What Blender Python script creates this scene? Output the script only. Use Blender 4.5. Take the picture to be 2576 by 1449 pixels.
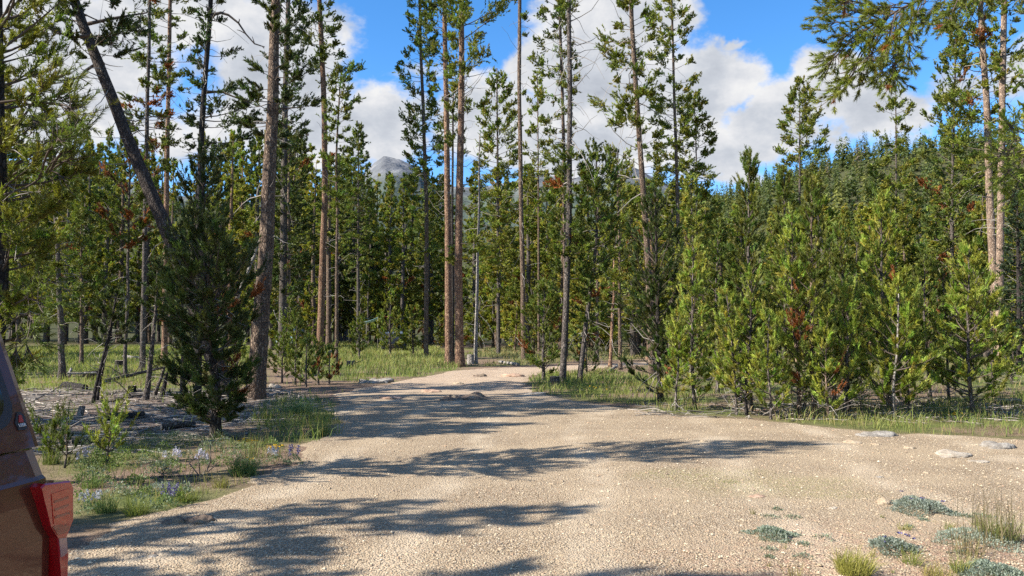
import bpy, math, random
import numpy as np
from mathutils import Vector

for o in list(bpy.data.objects):
    bpy.data.objects.remove(o)
SC = bpy.context.scene
COL = SC.collection
R = math.radians

# ------------------------------------------------------------------ camera
PW, PH, FP, HZ, EYE = 2576.0, 1449.0, 1983.0, 832.0, 1.65   # photo size used for measuring
PITCH = math.atan((HZ - PH / 2) / FP)
cam_d = bpy.data.cameras.new('camera'); cam = bpy.data.objects.new('camera', cam_d); COL.objects.link(cam)
cam.location = (0, 0, EYE); cam.rotation_euler = (R(90) + PITCH, 0, 0)
cam_d.sensor_width = 36; cam_d.lens = FP / PW * 36; cam_d.clip_start = 0.05; cam_d.clip_end = 12000
SC.camera = cam

# ------------------------------------------------------------------ light and exposure
SUN_EL, SUN_AZ = R(38), R(17)          # sun is to the left, a little behind the camera
to_sun = Vector((-math.cos(SUN_AZ) * math.cos(SUN_EL), -math.sin(SUN_AZ) * math.cos(SUN_EL), math.sin(SUN_EL)))
sl = bpy.data.lights.new('sun', 'SUN'); sun = bpy.data.objects.new('sun', sl); COL.objects.link(sun)
sl.energy = 5.0; sl.angle = R(0.5); sl.color = (1.0, 0.94, 0.84)
sun.rotation_euler = (-to_sun).to_track_quat('-Z', 'Y').to_euler()
sun.location = (-20, -10, 30)
vs = SC.view_settings
vs.view_transform = 'Standard'; vs.look = 'None'; vs.gamma = 1; vs.use_curve_mapping = False
vs.exposure = 1.12
SC.cycles.max_bounces = 6; SC.cycles.diffuse_bounces = 3; SC.cycles.glossy_bounces = 3
SC.cycles.transmission_bounces = 3; SC.cycles.transparent_max_bounces = 6
SC.cycles.use_denoising = False

def raydir(px, py):
    a = (px - PW / 2) / FP; b = (PH / 2 - py) / FP
    s, c = math.sin(PITCH), math.cos(PITCH)
    return np.array([a, c - b * s, s + b * c])
def at(px, py, Y):
    d = raydir(px, py); return d * (Y / d[1]) + np.array([0, 0, EYE])
def gp(px, py):
    d = raydir(px, py); return d * (-EYE / d[2]) + np.array([0, 0, EYE])
def ybase(Y):
    return HZ + 3272.0 / Y
def depth(py):
    return gp(PW / 2, py)[1]

# ------------------------------------------------------------------ node helpers
class NT:
    def __init__(s, tree): s.t = tree; s.n = tree.nodes; s.l = tree.links
    def new(s, typ, **kw):
        nd = s.n.new(typ)
        for k, v in kw.items():
            if k == 'ins':
                for kk, vv in v.items(): s.put(nd.inputs[kk], vv)
            else: setattr(nd, k, v)
        return nd
    def put(s, sock, v):
        if isinstance(v, bpy.types.NodeSocket): s.l.new(v, sock)
        else: sock.default_value = v
    def math(s, op, a, b=0.0, c=None, clamp=False):
        nd = s.n.new('ShaderNodeMath'); nd.operation = op; nd.use_clamp = clamp
        s.put(nd.inputs[0], a); s.put(nd.inputs[1], b)
        if c is not None: s.put(nd.inputs[2], c)
        return nd.outputs[0]
    def vmath(s, op, a, b=(0, 0, 0)):
        nd = s.n.new('ShaderNodeVectorMath'); nd.operation = op
        s.put(nd.inputs[0], a)
        if op == 'SCALE': s.put(nd.inputs[3], b)
        else: s.put(nd.inputs[1], b)
        return nd.outputs['Value'] if op in ('LENGTH', 'DOT_PRODUCT', 'DISTANCE') else nd.outputs[0]
    def noise(s, vec, scale, detail=4, rough=0.55, out='Fac'):
        nd = s.new('ShaderNodeTexNoise', ins={'Vector': vec, 'Scale': scale, 'Detail': detail, 'Roughness': rough})
        return nd.outputs[out]
    def voro(s, vec, scale, feature='F1', out='Distance', rand=1.0):
        nd = s.new('ShaderNodeTexVoronoi', feature=feature, ins={'Vector': vec, 'Scale': scale, 'Randomness': rand})
        return nd.outputs[out]
    def ramp(s, fac, stops, interp='LINEAR'):
        nd = s.n.new('ShaderNodeValToRGB'); cr = nd.color_ramp; cr.interpolation = interp
        while len(cr.elements) < len(stops): cr.elements.new(0.5)
        for e, (p, c) in zip(cr.elements, stops):
            e.position = p; e.color = (*c, 1) if len(c) == 3 else c
        s.put(nd.inputs[0], fac); return nd.outputs[0]
    def mix(s, fac, a, b, blend='MIX'):
        nd = s.n.new('ShaderNodeMix'); nd.data_type = 'RGBA'; nd.blend_type = blend
        s.put(nd.inputs[0], fac)
        for sock, v in ((nd.inputs[6], a), (nd.inputs[7], b)):
            if isinstance(v, tuple) and len(v) == 3: v = (*v, 1)
            s.put(sock, v)
        return nd.outputs[2]
    def remap(s, v, a, b, c=0.0, d=1.0, smooth=False):
        nd = s.n.new('ShaderNodeMapRange'); nd.clamp = True
        if smooth: nd.interpolation_type = 'SMOOTHSTEP'
        s.put(nd.inputs[0], v)
        for i, x in enumerate((a, b, c, d)): s.put(nd.inputs[i + 1], x)
        return nd.outputs[0]
    def bump(s, h, strength=0.5, dist=0.02):
        return s.new('ShaderNodeBump', ins={'Strength': strength, 'Distance': dist, 'Height': h}).outputs[0]
    def attr(s, name, out='Color'):
        return s.new('ShaderNodeAttribute', attribute_name=name).outputs[out]
    def coord(s, which='Object'):
        return s.new('ShaderNodeTexCoord').outputs[which]
    def mapping(s, vec, scale=(1, 1, 1), loc=(0, 0, 0), rot=(0, 0, 0)):
        return s.new('ShaderNodeMapping', ins={'Vector': vec, 'Scale': scale, 'Location': loc, 'Rotation': rot}).outputs[0]

def mat(name):
    m = bpy.data.materials.new(name); m.use_nodes = True
    n = NT(m.node_tree); b = m.node_tree.nodes['Principled BSDF']
    return m, n, b
def simple(name, col, rough=0.6, metal=0.0, spec=0.5, coat=0.0):
    m, n, b = mat(name)
    b.inputs['Base Color'].default_value = (*col, 1); b.inputs['Roughness'].default_value = rough
    b.inputs['Metallic'].default_value = metal; b.inputs['Specular IOR Level'].default_value = spec
    b.inputs['Coat Weight'].default_value = coat
    return m

# ------------------------------------------------------------------ sky with cumulus
world = bpy.data.worlds.new('World'); SC.world = world; world.use_nodes = True
w = NT(world.node_tree); bg = world.node_tree.nodes['Background']
sky = w.new('ShaderNodeTexSky', sky_type='NISHITA')
sky.sun_disc = False; sky.sun_elevation = SUN_EL
sky.sun_rotation = math.atan2(to_sun.x, to_sun.y)
sky.altitude = 2000; sky.air_density = 1.0; sky.dust_density = 0.2; sky.ozone_density = 3.0
skycol = w.new('ShaderNodeHueSaturation', ins={'Saturation': 1.25, 'Value': 1.0, 'Color': sky.outputs[0]}).outputs[0]
gdir = w.coord('Generated')
CLOUDS = [  # where the clouds stand: measured direction, width, height, weight
    (120, 150, 270, 220, .9), (420, 20, 260, 110, .8), (700, 190, 190, 190, .85), (520, 350, 260, 80, .6), (60, 330, 200, 60, .7),
    (760, 330, 150, 120, .9), (960, 310, 130, 95, 1), (1010, 180, 120, 40, .38), (860, 100, 60, 90, .4),
    (1350, 175, 85, 80, .9), (1480, 170, 170, 180, 1), (1480, 340, 240, 110, 1), (1620, 60, 110, 120, .9), (1700, 270, 150, 120, 1),
    (1810, 215, 110, 80, 1), (1790, 370, 110, 80, .9), (1230, 300, 140, 120, .9), (1930, 330, 90, 55, .95),
    (2070, 210, 95, 95, 1), (2170, 290, 130, 85, 1), (2010, 290, 110, 75, 1), (2260, 300, 80, 60, .75), (1835, 105, 60, 14, .5),
    (1830, 430, 160, 40, .6), (2420, 210, 90, 60, .55), (2700, 150, 160, 90, .9), (-250, 150, 250, 160, .9),
]
def cloud_field(vec):
    warp = w.vmath('SUBTRACT', w.noise(vec, 9.0, 5, 0.6, 'Color'), (0.5, 0.5, 0.5))
    v2 = w.vmath('ADD', vec, w.vmath('SCALE', warp, 0.09))
    tot = None
    for (px, py, rx, ry, wt) in CLOUDS:
        d = raydir(px, py); L = np.linalg.norm(d); c = d / L
        dif = w.vmath('SUBTRACT', v2, tuple(c))
        sc = w.vmath('MULTIPLY', dif, (L * FP / rx, L * FP / max(rx, ry), L * FP / ry))
        e = w.math('MULTIPLY', w.math('SUBTRACT', 1.0, w.math('MULTIPLY', w.vmath('LENGTH', sc), 0.62)), wt)
        tot = e if tot is None else w.math('SMOOTH_MAX', tot, e, 0.12)
    sx = w.new('ShaderNodeSeparateXYZ', ins={0: vec})
    front = w.remap(sx.outputs[1], 0.45, 0.72)
    hi = w.remap(sx.outputs[2], 0.45, 0.6)
    rest = w.math('MULTIPLY', w.math('SUBTRACT', w.noise(w.mapping(vec, (1, 1, 2.2)), 2.4, 4), 0.42), 2.0)
    outside = w.math('MAXIMUM', w.math('SUBTRACT', 1.0, front), hi)
    tot = w.math('MAXIMUM', w.math('ADD', tot, w.math('MULTIPLY', outside, -0.2)),
                 w.math('SUBTRACT', rest, w.math('MULTIPLY', w.math('SUBTRACT', 1.0, outside), 3.0)))
    fb = w.noise(w.mapping(vec, (1, 1, 1.5)), 14.0, 7, 0.62)
    return w.math('ADD', tot, w.math('MULTIPLY', w.math('SUBTRACT', fb, 0.5), 0.9))
den = cloud_field(gdir)
alpha = w.remap(den, 0.19, 0.46, 0, 1, True)
# shading of the clouds: lit towards the sun and the top, grey underneath and in thick parts
off = w.vmath('ADD', gdir, (-0.02, 0.0, 0.028))
fb1 = w.noise(w.mapping(gdir, (1, 1, 1.5)), 11.0, 6, 0.6)
fb2 = w.noise(w.mapping(off, (1, 1, 1.5)), 11.0, 6, 0.6)
lit = w.math('ADD', 0.70, w.math('MULTIPLY', w.math('SUBTRACT', fb1, fb2), 1.7))
lit = w.math('SUBTRACT', lit, w.math('MULTIPLY', w.remap(den, 0.4, 1.1), 0.22))
cloudcol = w.ramp(w.math('MULTIPLY', lit, 1.0, clamp=True), [(0.0, (0.50, 0.54, 0.62)), (0.45, (0.68, 0.72, 0.79)), (0.8, (0.90, 0.91, 0.94)), (1.0, (1.0, 1.0, 1.0))])
SKY_STRENGTH = 0.13
cloudemit = w.vmath('SCALE', cloudcol, 0.42 / SKY_STRENGTH)
bgc = w.mix(alpha, skycol, cloudemit)
w.l.new(bgc, bg.inputs['Color']); bg.inputs['Strength'].default_value = SKY_STRENGTH
world.cycles.sampling_method = 'MANUAL'; world.cycles.sample_map_resolution = 1024

# ------------------------------------------------------------------ object helpers
def tag(o, label=None, cat=None, group=None, kind=None):
    if label: o['label'] = label
    if cat: o['category'] = cat
    if group: o['group'] = group
    if kind: o['kind'] = kind
    return o
def empty(name, loc, rz=0.0):
    o = bpy.data.objects.new(name, None); COL.objects.link(o)
    o.location = loc; o.rotation_euler = (0, 0, rz); o.empty_display_size = 0.2
    return o
def link(name, me, parent=None, loc=None):
    o = bpy.data.objects.new(name, me); COL.objects.link(o)
    if parent is not None: o.parent = parent
    if loc is not None: o.location = loc
    return o

class MB:
    """collects triangles and quads as numpy blocks and makes one mesh"""
    def __init__(s): s.v = []; s.f = []; s.nv = 0; s.col = []
    def add(s, verts, faces, mi=0, smooth=False, col=None):
        verts = np.asarray(verts, dtype=np.float32).reshape(-1, 3); faces = np.asarray(faces, dtype=np.int32)
        if len(verts) == 0 or len(faces) == 0: return
        s.v.append(verts); s.f.append((faces + s.nv, mi, smooth)); s.nv += len(verts)
        if col is None: col = np.full((len(verts), 3), 0.5, np.float32)
        col = np.asarray(col, np.float32)
        if col.ndim == 1: col = np.tile(col, (len(verts), 1))
        s.col.append(col)
    def tris(s):
        return sum(len(f) * (f.shape[1] - 2) for f, _, _ in s.f)
    def mesh(s, name, mats, color=False):
        me = bpy.data.meshes.new(name)
        if not s.v: return me
        V = np.concatenate(s.v)
        nl = sum(f.size for f, _, _ in s.f); nf = sum(len(f) for f, _, _ in s.f)
        me.vertices.add(len(V)); me.vertices.foreach_set('co', V.ravel())
        me.loops.add(nl); me.polygons.add(nf)
        me.loops.foreach_set('vertex_index', np.concatenate([f.ravel() for f, _, _ in s.f]).astype(np.int32))
        tot = np.concatenate([np.full(len(f), f.shape[1], np.int32) for f, _, _ in s.f])
        me.polygons.foreach_set('loop_start', np.concatenate([[0], np.cumsum(tot)[:-1]]).astype(np.int32))
        me.polygons.foreach_set('material_index', np.concatenate([np.full(len(f), m, np.int32) for f, m, _ in s.f]))
        me.polygons.foreach_set('use_smooth', np.concatenate([np.full(len(f), sm, bool) for f, _, sm in s.f]))
        if color:
            a = me.color_attributes.new('tint', 'FLOAT_COLOR', 'POINT')
            C = np.concatenate(s.col); C4 = np.concatenate([C, np.ones((len(C), 1), np.float32)], 1)
            a.data.foreach_set('color', C4.ravel().astype(np.float32))
        for m in mats: me.materials.append(m)
        me.update(calc_edges=True)
        return me

def norm(a):
    return a / np.maximum(np.linalg.norm(a, axis=-1, keepdims=True), 1e-9)

def tubes(mb, P, Rr, sides=4, mi=0, smooth=True, col=None, jitter=None, cap=False):
    """P (N,K,3) polylines, Rr (N,K) radii"""
    P = np.asarray(P, float); Rr = np.asarray(Rr, float)
    N, K, _ = P.shape
    if N == 0: return
    T = np.empty_like(P); T[:, 1:-1] = P[:, 2:] - P[:, :-2]; T[:, 0] = P[:, 1] - P[:, 0]; T[:, -1] = P[:, -1] - P[:, -2]
    T = norm(T)
    ref = np.where(np.abs(T[..., 2:3]) > 0.9, np.array([1.0, 0, 0]), np.array([0, 0, 1.0]))
    U = norm(np.cross(T, ref)); Vv = np.cross(T, U)
    a = np.arange(sides) * 2 * math.pi / sides
    ring = U[:, :, None, :] * np.cos(a)[None, None, :, None] + Vv[:, :, None, :] * np.sin(a)[None, None, :, None]
    rr = Rr[:, :, None, None]
    if jitter is not None: rr = rr * jitter
    verts = P[:, :, None, :] + ring * rr
    i = np.arange(sides); j = (i + 1) % sides
    k = np.arange(K - 1)[:, None]
    f = np.stack([k * sides + i, k * sides + j, (k + 1) * sides + j, (k + 1) * sides + i], -1).reshape(-1, 4)
    F = (f[None] + (np.arange(N) * K * sides)[:, None, None]).reshape(-1, 4)
    c = None
    if col is not None:
        c = np.repeat(np.asarray(col, np.float32).reshape(-1, 3) if np.ndim(col) == 2 else np.tile(col, (N, 1)), K * sides, axis=0)
    mb.add(verts.reshape(-1, 3), F, mi, smooth, c)
    if cap:
        base = np.arange(N) * K * sides
        off = mb.nv - N * K * sides
        faces = np.concatenate([base[:, None] + (K - 1) * sides + i[None], base[:, None] + i[None, ::-1]])
        mb.f.append((faces + off, mi, False))

def needles(mb, rng, P, A, L, n, nl, wd, col, mi=0, spread=(35, 78)):
    """bottle-brush tufts: P start, A axis, L length of each tuft; n needle triangles per tuft"""
    N = len(P)
    if N == 0: return
    P = np.repeat(P, n, 0); A = np.repeat(norm(A), n, 0); L = np.repeat(L, n)
    t = rng.random(N * n) ** 0.8
    rad = norm(np.cross(A, rng.normal(size=(N * n, 3))))
    th = np.radians(rng.uniform(spread[0], spread[1], N * n)) * (1 - 0.45 * t)
    D = A * np.cos(th)[:, None] + rad * np.sin(th)[:, None]
    B = P + A * (L * t)[:, None]
    S = norm(np.cross(D, rng.normal(size=(N * n, 3))))
    ln = nl * rng.uniform(0.7, 1.25, N * n); ww = wd * rng.uniform(0.7, 1.3, N * n)
    V = np.stack([B - S * ww[:, None] * .5, B + S * ww[:, None] * .5, B + D * ln[:, None]], 1).reshape(-1, 3)
    F = np.arange(N * n * 3).reshape(-1, 3)
    C = np.repeat(col, n, 0) * rng.uniform(0.8, 1.2, (N * n, 1))
    mb.add(V, F, mi, False, np.repeat(C, 3, 0))

# ------------------------------------------------------------------ materials
def needle_material(name):
    m, n, b = mat(name)
    c = n.attr('tint')
    b.inputs['Roughness'].default_value = 0.55; b.inputs['Specular IOR Level'].default_value = 0.35
    n.l.new(c, b.inputs['Base Color'])
    tr = n.new('ShaderNodeBsdfTranslucent', ins={'Color': n.mix(1.0, c, (1.0, 1.05, 0.55), 'MULTIPLY')})
    mx = n.new('ShaderNodeMixShader', ins={0: 0.33, 1: b.outputs[0], 2: tr.outputs[0]})
    n.l.new(mx.outputs[0], m.node_tree.nodes['Material Output'].inputs['Surface'])
    return m
NEEDLE = needle_material('pine_needles')
LEAF = needle_material('green_leaves')

def bark(name, pale, mid, dark, sc=22.0, flake=0.5, bumpd=0.02):
    m, n, b = mat(name)
    p = n.coord('Object')
    warp = n.vmath('ADD', p, n.vmath('SCALE', n.noise(p, 6.0, 3, 0.5, 'Color'), 0.07))
    q = n.mapping(warp, (1, 1, 0.42))
    cell = n.voro(q, sc, 'F1', 'Color'); edge = n.voro(q, sc, 'DISTANCE_TO_EDGE')
    cv = n.new('ShaderNodeSeparateColor', ins={0: cell}).outputs[0]
    c = n.ramp(cv, [(0.0, mid), (flake, mid), (min(flake + .25, .98), pale), (1.0, pale)])
    big = n.noise(n.mapping(p, (1, 1, 0.35)), 3.0, 4)
    c = n.mix(n.remap(big, 0.35, 0.7, 0.0, 0.45), c, mid)
    c = n.mix(n.remap(edge, 0.0, 0.13, 0.92, 0.0), c, dark)
    c = n.mix(n.remap(n.noise(p, 55.0, 3), 0.45, 0.75, 0, 0.55), c, dark)
    n.l.new(c, b.inputs['Base Color']); b.inputs['Roughness'].default_value = 0.9; b.inputs['Specular IOR Level'].default_value = 0.15
    h = n.math('ADD', n.remap(edge, 0, 0.2), n.math('MULTIPLY', n.noise(p, 60.0, 3), 0.5))
    n.l.new(n.bump(h, 0.8, bumpd), b.inputs['Normal'])
    return m
BARK = {
    'orange': bark('bark_orange', (0.43, 0.275, 0.175), (0.235, 0.135, 0.088), (0.04, 0.026, 0.021), 20, 0.42),
    'tan':    bark('bark_tan', (0.50, 0.37, 0.27), (0.28, 0.195, 0.14), (0.05, 0.036, 0.03), 20, 0.4),
    'brown':  bark('bark_brown', (0.33, 0.24, 0.17), (0.155, 0.108, 0.078), (0.035, 0.026, 0.022), 22, 0.5),
    'grey':   bark('bark_grey', (0.24, 0.20, 0.17), (0.12, 0.10, 0.085), (0.03, 0.026, 0.024), 24, 0.5),
    'pale':   bark('bark_pale', (0.44, 0.40, 0.36), (0.30, 0.27, 0.24), (0.09, 0.08, 0.07), 16, 0.4),
    'shade':  bark('bark_shaded_brown', (0.15, 0.12, 0.10), (0.075, 0.060, 0.052), (0.018, 0.015, 0.014), 22, 0.5),  # brown bark with the shade on the leaning trunk put into its colour
    'char':   bark('bark_dark', (0.10, 0.085, 0.075), (0.05, 0.042, 0.038), (0.012, 0.011, 0.010), 20, 0.6),
}
TWIG = simple('twig_wood', (0.105, 0.082, 0.066), 0.9, spec=0.1)
DEADWOOD = simple('dead_grey_wood', (0.30, 0.27, 0.24), 0.9, spec=0.1)

# ------------------------------------------------------------------ terrain
def hash_noise(x, y, seed=0):
    """smooth value noise, vectorised"""
    x = np.asarray(x, float); y = np.asarray(y, float)
    xi = np.floor(x); yi = np.floor(y); xf = x - xi; yf = y - yi
    def h(a, b):
        s = np.sin(a * 127.1 + b * 311.7 + seed * 74.7) * 43758.5453
        return s - np.floor(s)
    u = xf * xf * (3 - 2 * xf); v = yf * yf * (3 - 2 * yf)
    return (h(xi, yi) * (1 - u) + h(xi + 1, yi) * u) * (1 - v) + (h(xi, yi + 1) * (1 - u) + h(xi + 1, yi + 1) * u) * v
def fbm(x, y, oct=4, seed=0):
    s = 0; a = 0.5
    for k in range(oct):
        s = s + a * (hash_noise(x * 2 ** k, y * 2 ** k, seed + k) - 0.5); a *= 0.5
    return s
def sstep(a, b, x):
    t = np.clip((x - a) / (b - a), 0, 1); return t * t * (3 - 2 * t)
RIDGE = ([-60, -35, -28, -20, -10, 0, 8, 13, 17, 21, 24, 28, 33, 45, 70], [80, 85, 85, 76, 62, 60, 66, 84, 94, 104, 112, 115, 116, 110, 100])
def gz(x, y):
    x = np.asarray(x, float); y = np.asarray(y, float)
    r = np.hypot(x, y); azd = np.degrees(np.arctan2(x, np.maximum(y, 1e-3)))
    near = 0.10 * fbm(x * 0.35, y * 0.35, 3, 5) * sstep(2, 8, r) + 0.35 * fbm(x * 0.07, y * 0.07, 2, 9) * sstep(25, 60, r)
    hill = np.interp(azd, RIDGE[0], RIDGE[1]) * sstep(150, 560, r) * (0.93 + 0.3 * fbm(x * .01, y * .01, 3, 2))
    hill = hill * np.where(y > 0, sstep(0, 60, y), 0)
    far = -sstep(620, 1100, r) * 30
    return near + hill + np.where(hill > 30, far, 0)
def gz1(x, y): return float(gz(np.array([x]), np.array([y]))[0])

def poly_sd(px, py, poly):
    """signed distance, positive inside"""
    poly = np.asarray(poly, float); d = np.full(px.shape, 1e9); inside = np.zeros(px.shape, bool)
    n = len(poly)
    for i in range(n):
        ax, ay = poly[i]; bx, by = poly[(i + 1) % n]
        ex, ey = bx - ax, by - ay
        t = np.clip(((px - ax) * ex + (py - ay) * ey) / (ex * ex + ey * ey + 1e-12), 0, 1)
        d = np.minimum(d, np.hypot(px - ax - t * ex, py - ay - t * ey))
        c = ((ay > py) != (by > py)) & (px < (bx - ax) * (py - ay) / (by - ay + 1e-12) + ax)
        inside ^= c
    return np.where(inside, d, -d)
def wpoly(pts): return [tuple(gp(*p)[:2]) for p in pts]

ROAD = [(-3.4, 4.6)] + wpoly([(215, 1360), (300, 1330), (470, 1290), (640, 1212), (735, 1165), (800, 1115), (845, 1070), (830, 1020), (850, 990), (930, 975), (1060, 950), (1150, 933), (1300, 924), (1420, 921), (1560, 914), (1700, 908)]) \
    + wpoly([(1700, 914), (1570, 921), (1440, 930), (1345, 944), (1320, 968), (1350, 990), (1450, 1010), (1560, 1025), (1700, 1046), (1900, 1054), (2080, 1078), (2250, 1090), (2576, 1104), (2900, 1115)]) \
    + [(16, 9), (16, -8), (-9, -8), (-6, 2.0)]
GRASS_ZONES = [  # polygon (photo), blades per m2, height, width, colour pair, share of dry blades
    ([(0, 990), (190, 985), (420, 985), (640, 975), (660, 900), (640, 875), (300, 872), (0, 878)], 50, .26, .018, ((.18, .23, .05), (.31, .34, .09)), .16),
    ([(690, 915), (850, 962), (960, 965), (1060, 948), (1150, 931), (1150, 900), (1100, 876), (1000, 864), (860, 864), (700, 880)], 52, .32, .020, ((.18, .23, .055), (.31, .33, .10)), .2),
    ([(1325, 958), (1345, 985), (1450, 1005), (1570, 1020), (1700, 1040), (1780, 1040), (1700, 960), (1540, 935), (1370, 940)], 130, .24, .012, ((.17, .23, .05), (.26, .28, .07)), .15),
    ([(1960, 1058), (2100, 1074), (2250, 1086), (2576, 1100), (2700, 1105), (2700, 980), (2460, 1005), (2280, 1030), (2050, 1040)], 150, .24, .010, ((.16, .22, .05), (.27, .28, .08)), .22),
    ([(620, 1062), (690, 1010), (800, 1005), (848, 1045), (842, 1085), (800, 1112), (720, 1115), (640, 1100)], 190, .26, .010, ((.15, .21, .05), (.25, .27, .07)), .2),
    ([(200, 1300), (330, 1300), (480, 1285), (640, 1208), (740, 1158), (760, 1120), (640, 1105), (420, 1100), (190, 1090)], 120, .17, .007, ((.12, .17, .045), (.24, .26, .08)), .3),
    ([(1640, 1000), (1700, 1038), (1960, 1052), (2280, 1046), (2700, 1040), (2700, 900), (1640, 895)], 26, .26, .016, ((.11, .15, .04), (.20, .21, .07)), .3),
    ([(1300, 905), (1130, 925), (1300, 918), (1500, 905), (1700, 900), (1700, 880), (1300, 872), (1150, 890)], 30, .25, .022, ((.14, .18, .06), (.24, .24, .10)), .3),
]
GW = [(wpoly(z[0]),) + tuple(z[1:]) for z in GRASS_ZONES]

def axis(lo, hi, fine_lo, fine_hi, step, grow=1.13):
    a = list(np.arange(fine_lo, fine_hi + 1e-6, step))
    s = step
    while a[-1] < hi: s *= grow; a.append(min(a[-1] + s, hi))
    s = step; b = []
    x = fine_lo
    while x > lo: s *= grow; x = max(x - s, lo); b.append(x)
    return np.array(b[::-1] + a)
gx = axis(-6000, 6000, -16, 16, 0.36); gy = axis(-6000, 6000, 2, 42, 0.36)
X, Yg = np.meshgrid(gx, gy)
Z = gz(X, Yg)
road_sd = poly_sd(X, Yg, ROAD)
Zg = np.where(road_sd > 0.6, Z - 0.05, Z)
gmask = np.zeros_like(X)
for z in GW:
    sd = poly_sd(X, Yg, z[0]); gmask = np.maximum(gmask, sstep(-0.8, 0.5, sd))
gmask = np.maximum(gmask, sstep(38, 60, np.hypot(X, Yg)) * 0.8)
lit_poly = wpoly([(60, 1120), (60, 985), (420, 985), (640, 985), (720, 1005), (640, 1060), (480, 1100), (300, 1120)])
litter = sstep(-1.5, 0.5, poly_sd(X, Yg, lit_poly))
mb = MB()
ny, nx = X.shape
idx = np.arange(ny * nx).reshape(ny, nx)
F = np.stack([idx[:-1, :-1], idx[:-1, 1:], idx[1:, 1:], idx[1:, :-1]], -1).reshape(-1, 4)
gmask = gmask * sstep(-.16, .10, fbm(X * .9, Yg * .9, 4, 17))
mb.add(np.stack([X, Yg, Zg], -1).reshape(-1, 3), F, 0, True, np.stack([gmask.ravel(), litter.ravel(), sstep(70, 150, np.hypot(X, Yg)).ravel()], -1))
m, n, b = mat('forest_floor')
p = n.coord('Object'); a = n.new('ShaderNodeSeparateColor', ins={0: n.attr('tint')})
dirt = n.ramp(n.noise(p, 9.0, 6, 0.65), [(0.25, (0.10, 0.068, 0.048)), (0.5, (0.20, 0.135, 0.095)), (0.75, (0.30, 0.215, 0.155))])
dirt = n.mix(n.remap(n.voro(p, 30.0), 0.0, 0.45, 0.6, 0.0), dirt, (0.33, 0.26, 0.19))
green = n.ramp(n.noise(p, 3.0, 5, 0.6), [(0.3, (0.07, 0.09, 0.028)), (0.55, (0.13, 0.15, 0.045)), (0.75, (0.20, 0.18, 0.08))])
lt = n.ramp(n.voro(n.mapping(p, (5, 14, 5)), 3.0, 'F1', 'Color'), [(0.2, (0.07, 0.05, 0.038)), (0.55, (0.17, 0.125, 0.10)), (0.85, (0.36, 0.30, 0.25))])
c = n.mix(a.outputs[0], dirt, green); c = n.mix(n.math('MULTIPLY', a.outputs[1], 0.8), c, lt)
c = n.mix(a.outputs[2], c, n.mix(n.noise(p, .6, 5), (.05, .045, .028), (.075, .085, .032)))
n.l.new(c, b.inputs['Base Color']); b.inputs['Roughness'].default_value = 0.95; b.inputs['Specular IOR Level'].default_value = 0.1
n.l.new(n.bump(n.noise(p, 30.0, 5, 0.7), 0.7, 0.05), b.inputs['Normal'])
tag(link('ground', mb.mesh('ground', [m], True)), 'forest ground of litter and grass around the gravel clearing', kind='structure')

# gravel clearing and track: its own sheet that dips under the ground along a ragged edge
rx = axis(-9, 16.2, -9, 15, 0.14, 1.05); ry = axis(-8, 47, -8, 24, 0.14, 1.02)
X, Yg = np.meshgrid(rx, ry)
sd = poly_sd(X, Yg, ROAD) + 0.9 * fbm(X * 1.3, Yg * 1.3, 4, 3) + 0.25 * fbm(X * 6, Yg * 6, 2, 8)
ruts = 0.05 * fbm(X * 0.5, Yg * 1.1, 4, 21) + 0.018 * fbm(X * 3, Yg * 5, 3, 22) + 0.10 * fbm(X * .45, Yg * .8, 3, 31) * sstep(19, 26, Yg)
Zr = gz(X, Yg) + np.clip(sd * 0.12, -0.12, 0.012) + np.where(sd > 0, ruts * sstep(0, 1, sd), 0)
keep = sd > -0.9
ny, nx = X.shape; idx = np.arange(ny * nx).reshape(ny, nx)
F = np.stack([idx[:-1, :-1], idx[:-1, 1:], idx[1:, 1:], idx[1:, :-1]], -1).reshape(-1, 4)
F = F[keep.ravel()[F].all(1)]
red = sstep(-.6, .8, poly_sd(X, Yg, wpoly([(1700, 1420), (2050, 1330), (2576, 1340), (2900, 1380), (2900, 1600), (1800, 1600)])) + 1.0 * fbm(X * 1.5, Yg * 1.5, 4, 12))
mossy = sstep(-.3, .6, poly_sd(X, Yg, wpoly([(1640, 1170), (2050, 1190), (2250, 1230), (2100, 1260), (1750, 1250), (1560, 1200)])) + 1.2 * fbm(X * 1.2, Yg * 2.5, 4, 14))
mb = MB(); mb.add(np.stack([X, Yg, Zr], -1).reshape(-1, 3), F, 0, True, np.stack([red.ravel(), mossy.ravel(), sstep(17, 24, Yg).ravel()], -1))
m, n, b = mat('pea_gravel')
p = n.coord('Object'); a = n.new('ShaderNodeSeparateColor', ins={0: n.attr('tint')})
cellc = n.voro(p, 62.0, 'F1', 'Color'); ed = n.voro(p, 62.0)
cs = n.new('ShaderNodeSeparateColor', ins={0: cellc})
c = n.ramp(cs.outputs[0], [(0.0, (0.25, 0.178, 0.11)), (0.35, (0.405, 0.312, 0.20)), (0.7, (0.51, 0.41, 0.28)), (0.93, (0.61, 0.525, 0.40)), (1.0, (0.39, 0.235, 0.15))])
c = n.mix(n.remap(ed, 0.30, 0.62, 0.0, 0.75), c, (0.16, 0.115, 0.075))
patch = n.noise(p, 0.7, 6, 0.62)
c = n.mix(n.remap(patch, 0.40, 0.66, 0, 0.75), c, n.mix(n.noise(p, 25.0, 3), (0.375, 0.285, 0.183), (0.485, 0.385, 0.262)))
tr = n.new('ShaderNodeSeparateXYZ', ins={0: n.vmath('ADD', p, n.vmath('SCALE', n.noise(p, .12, 2, .5, 'Color'), 3.0))})
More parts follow.
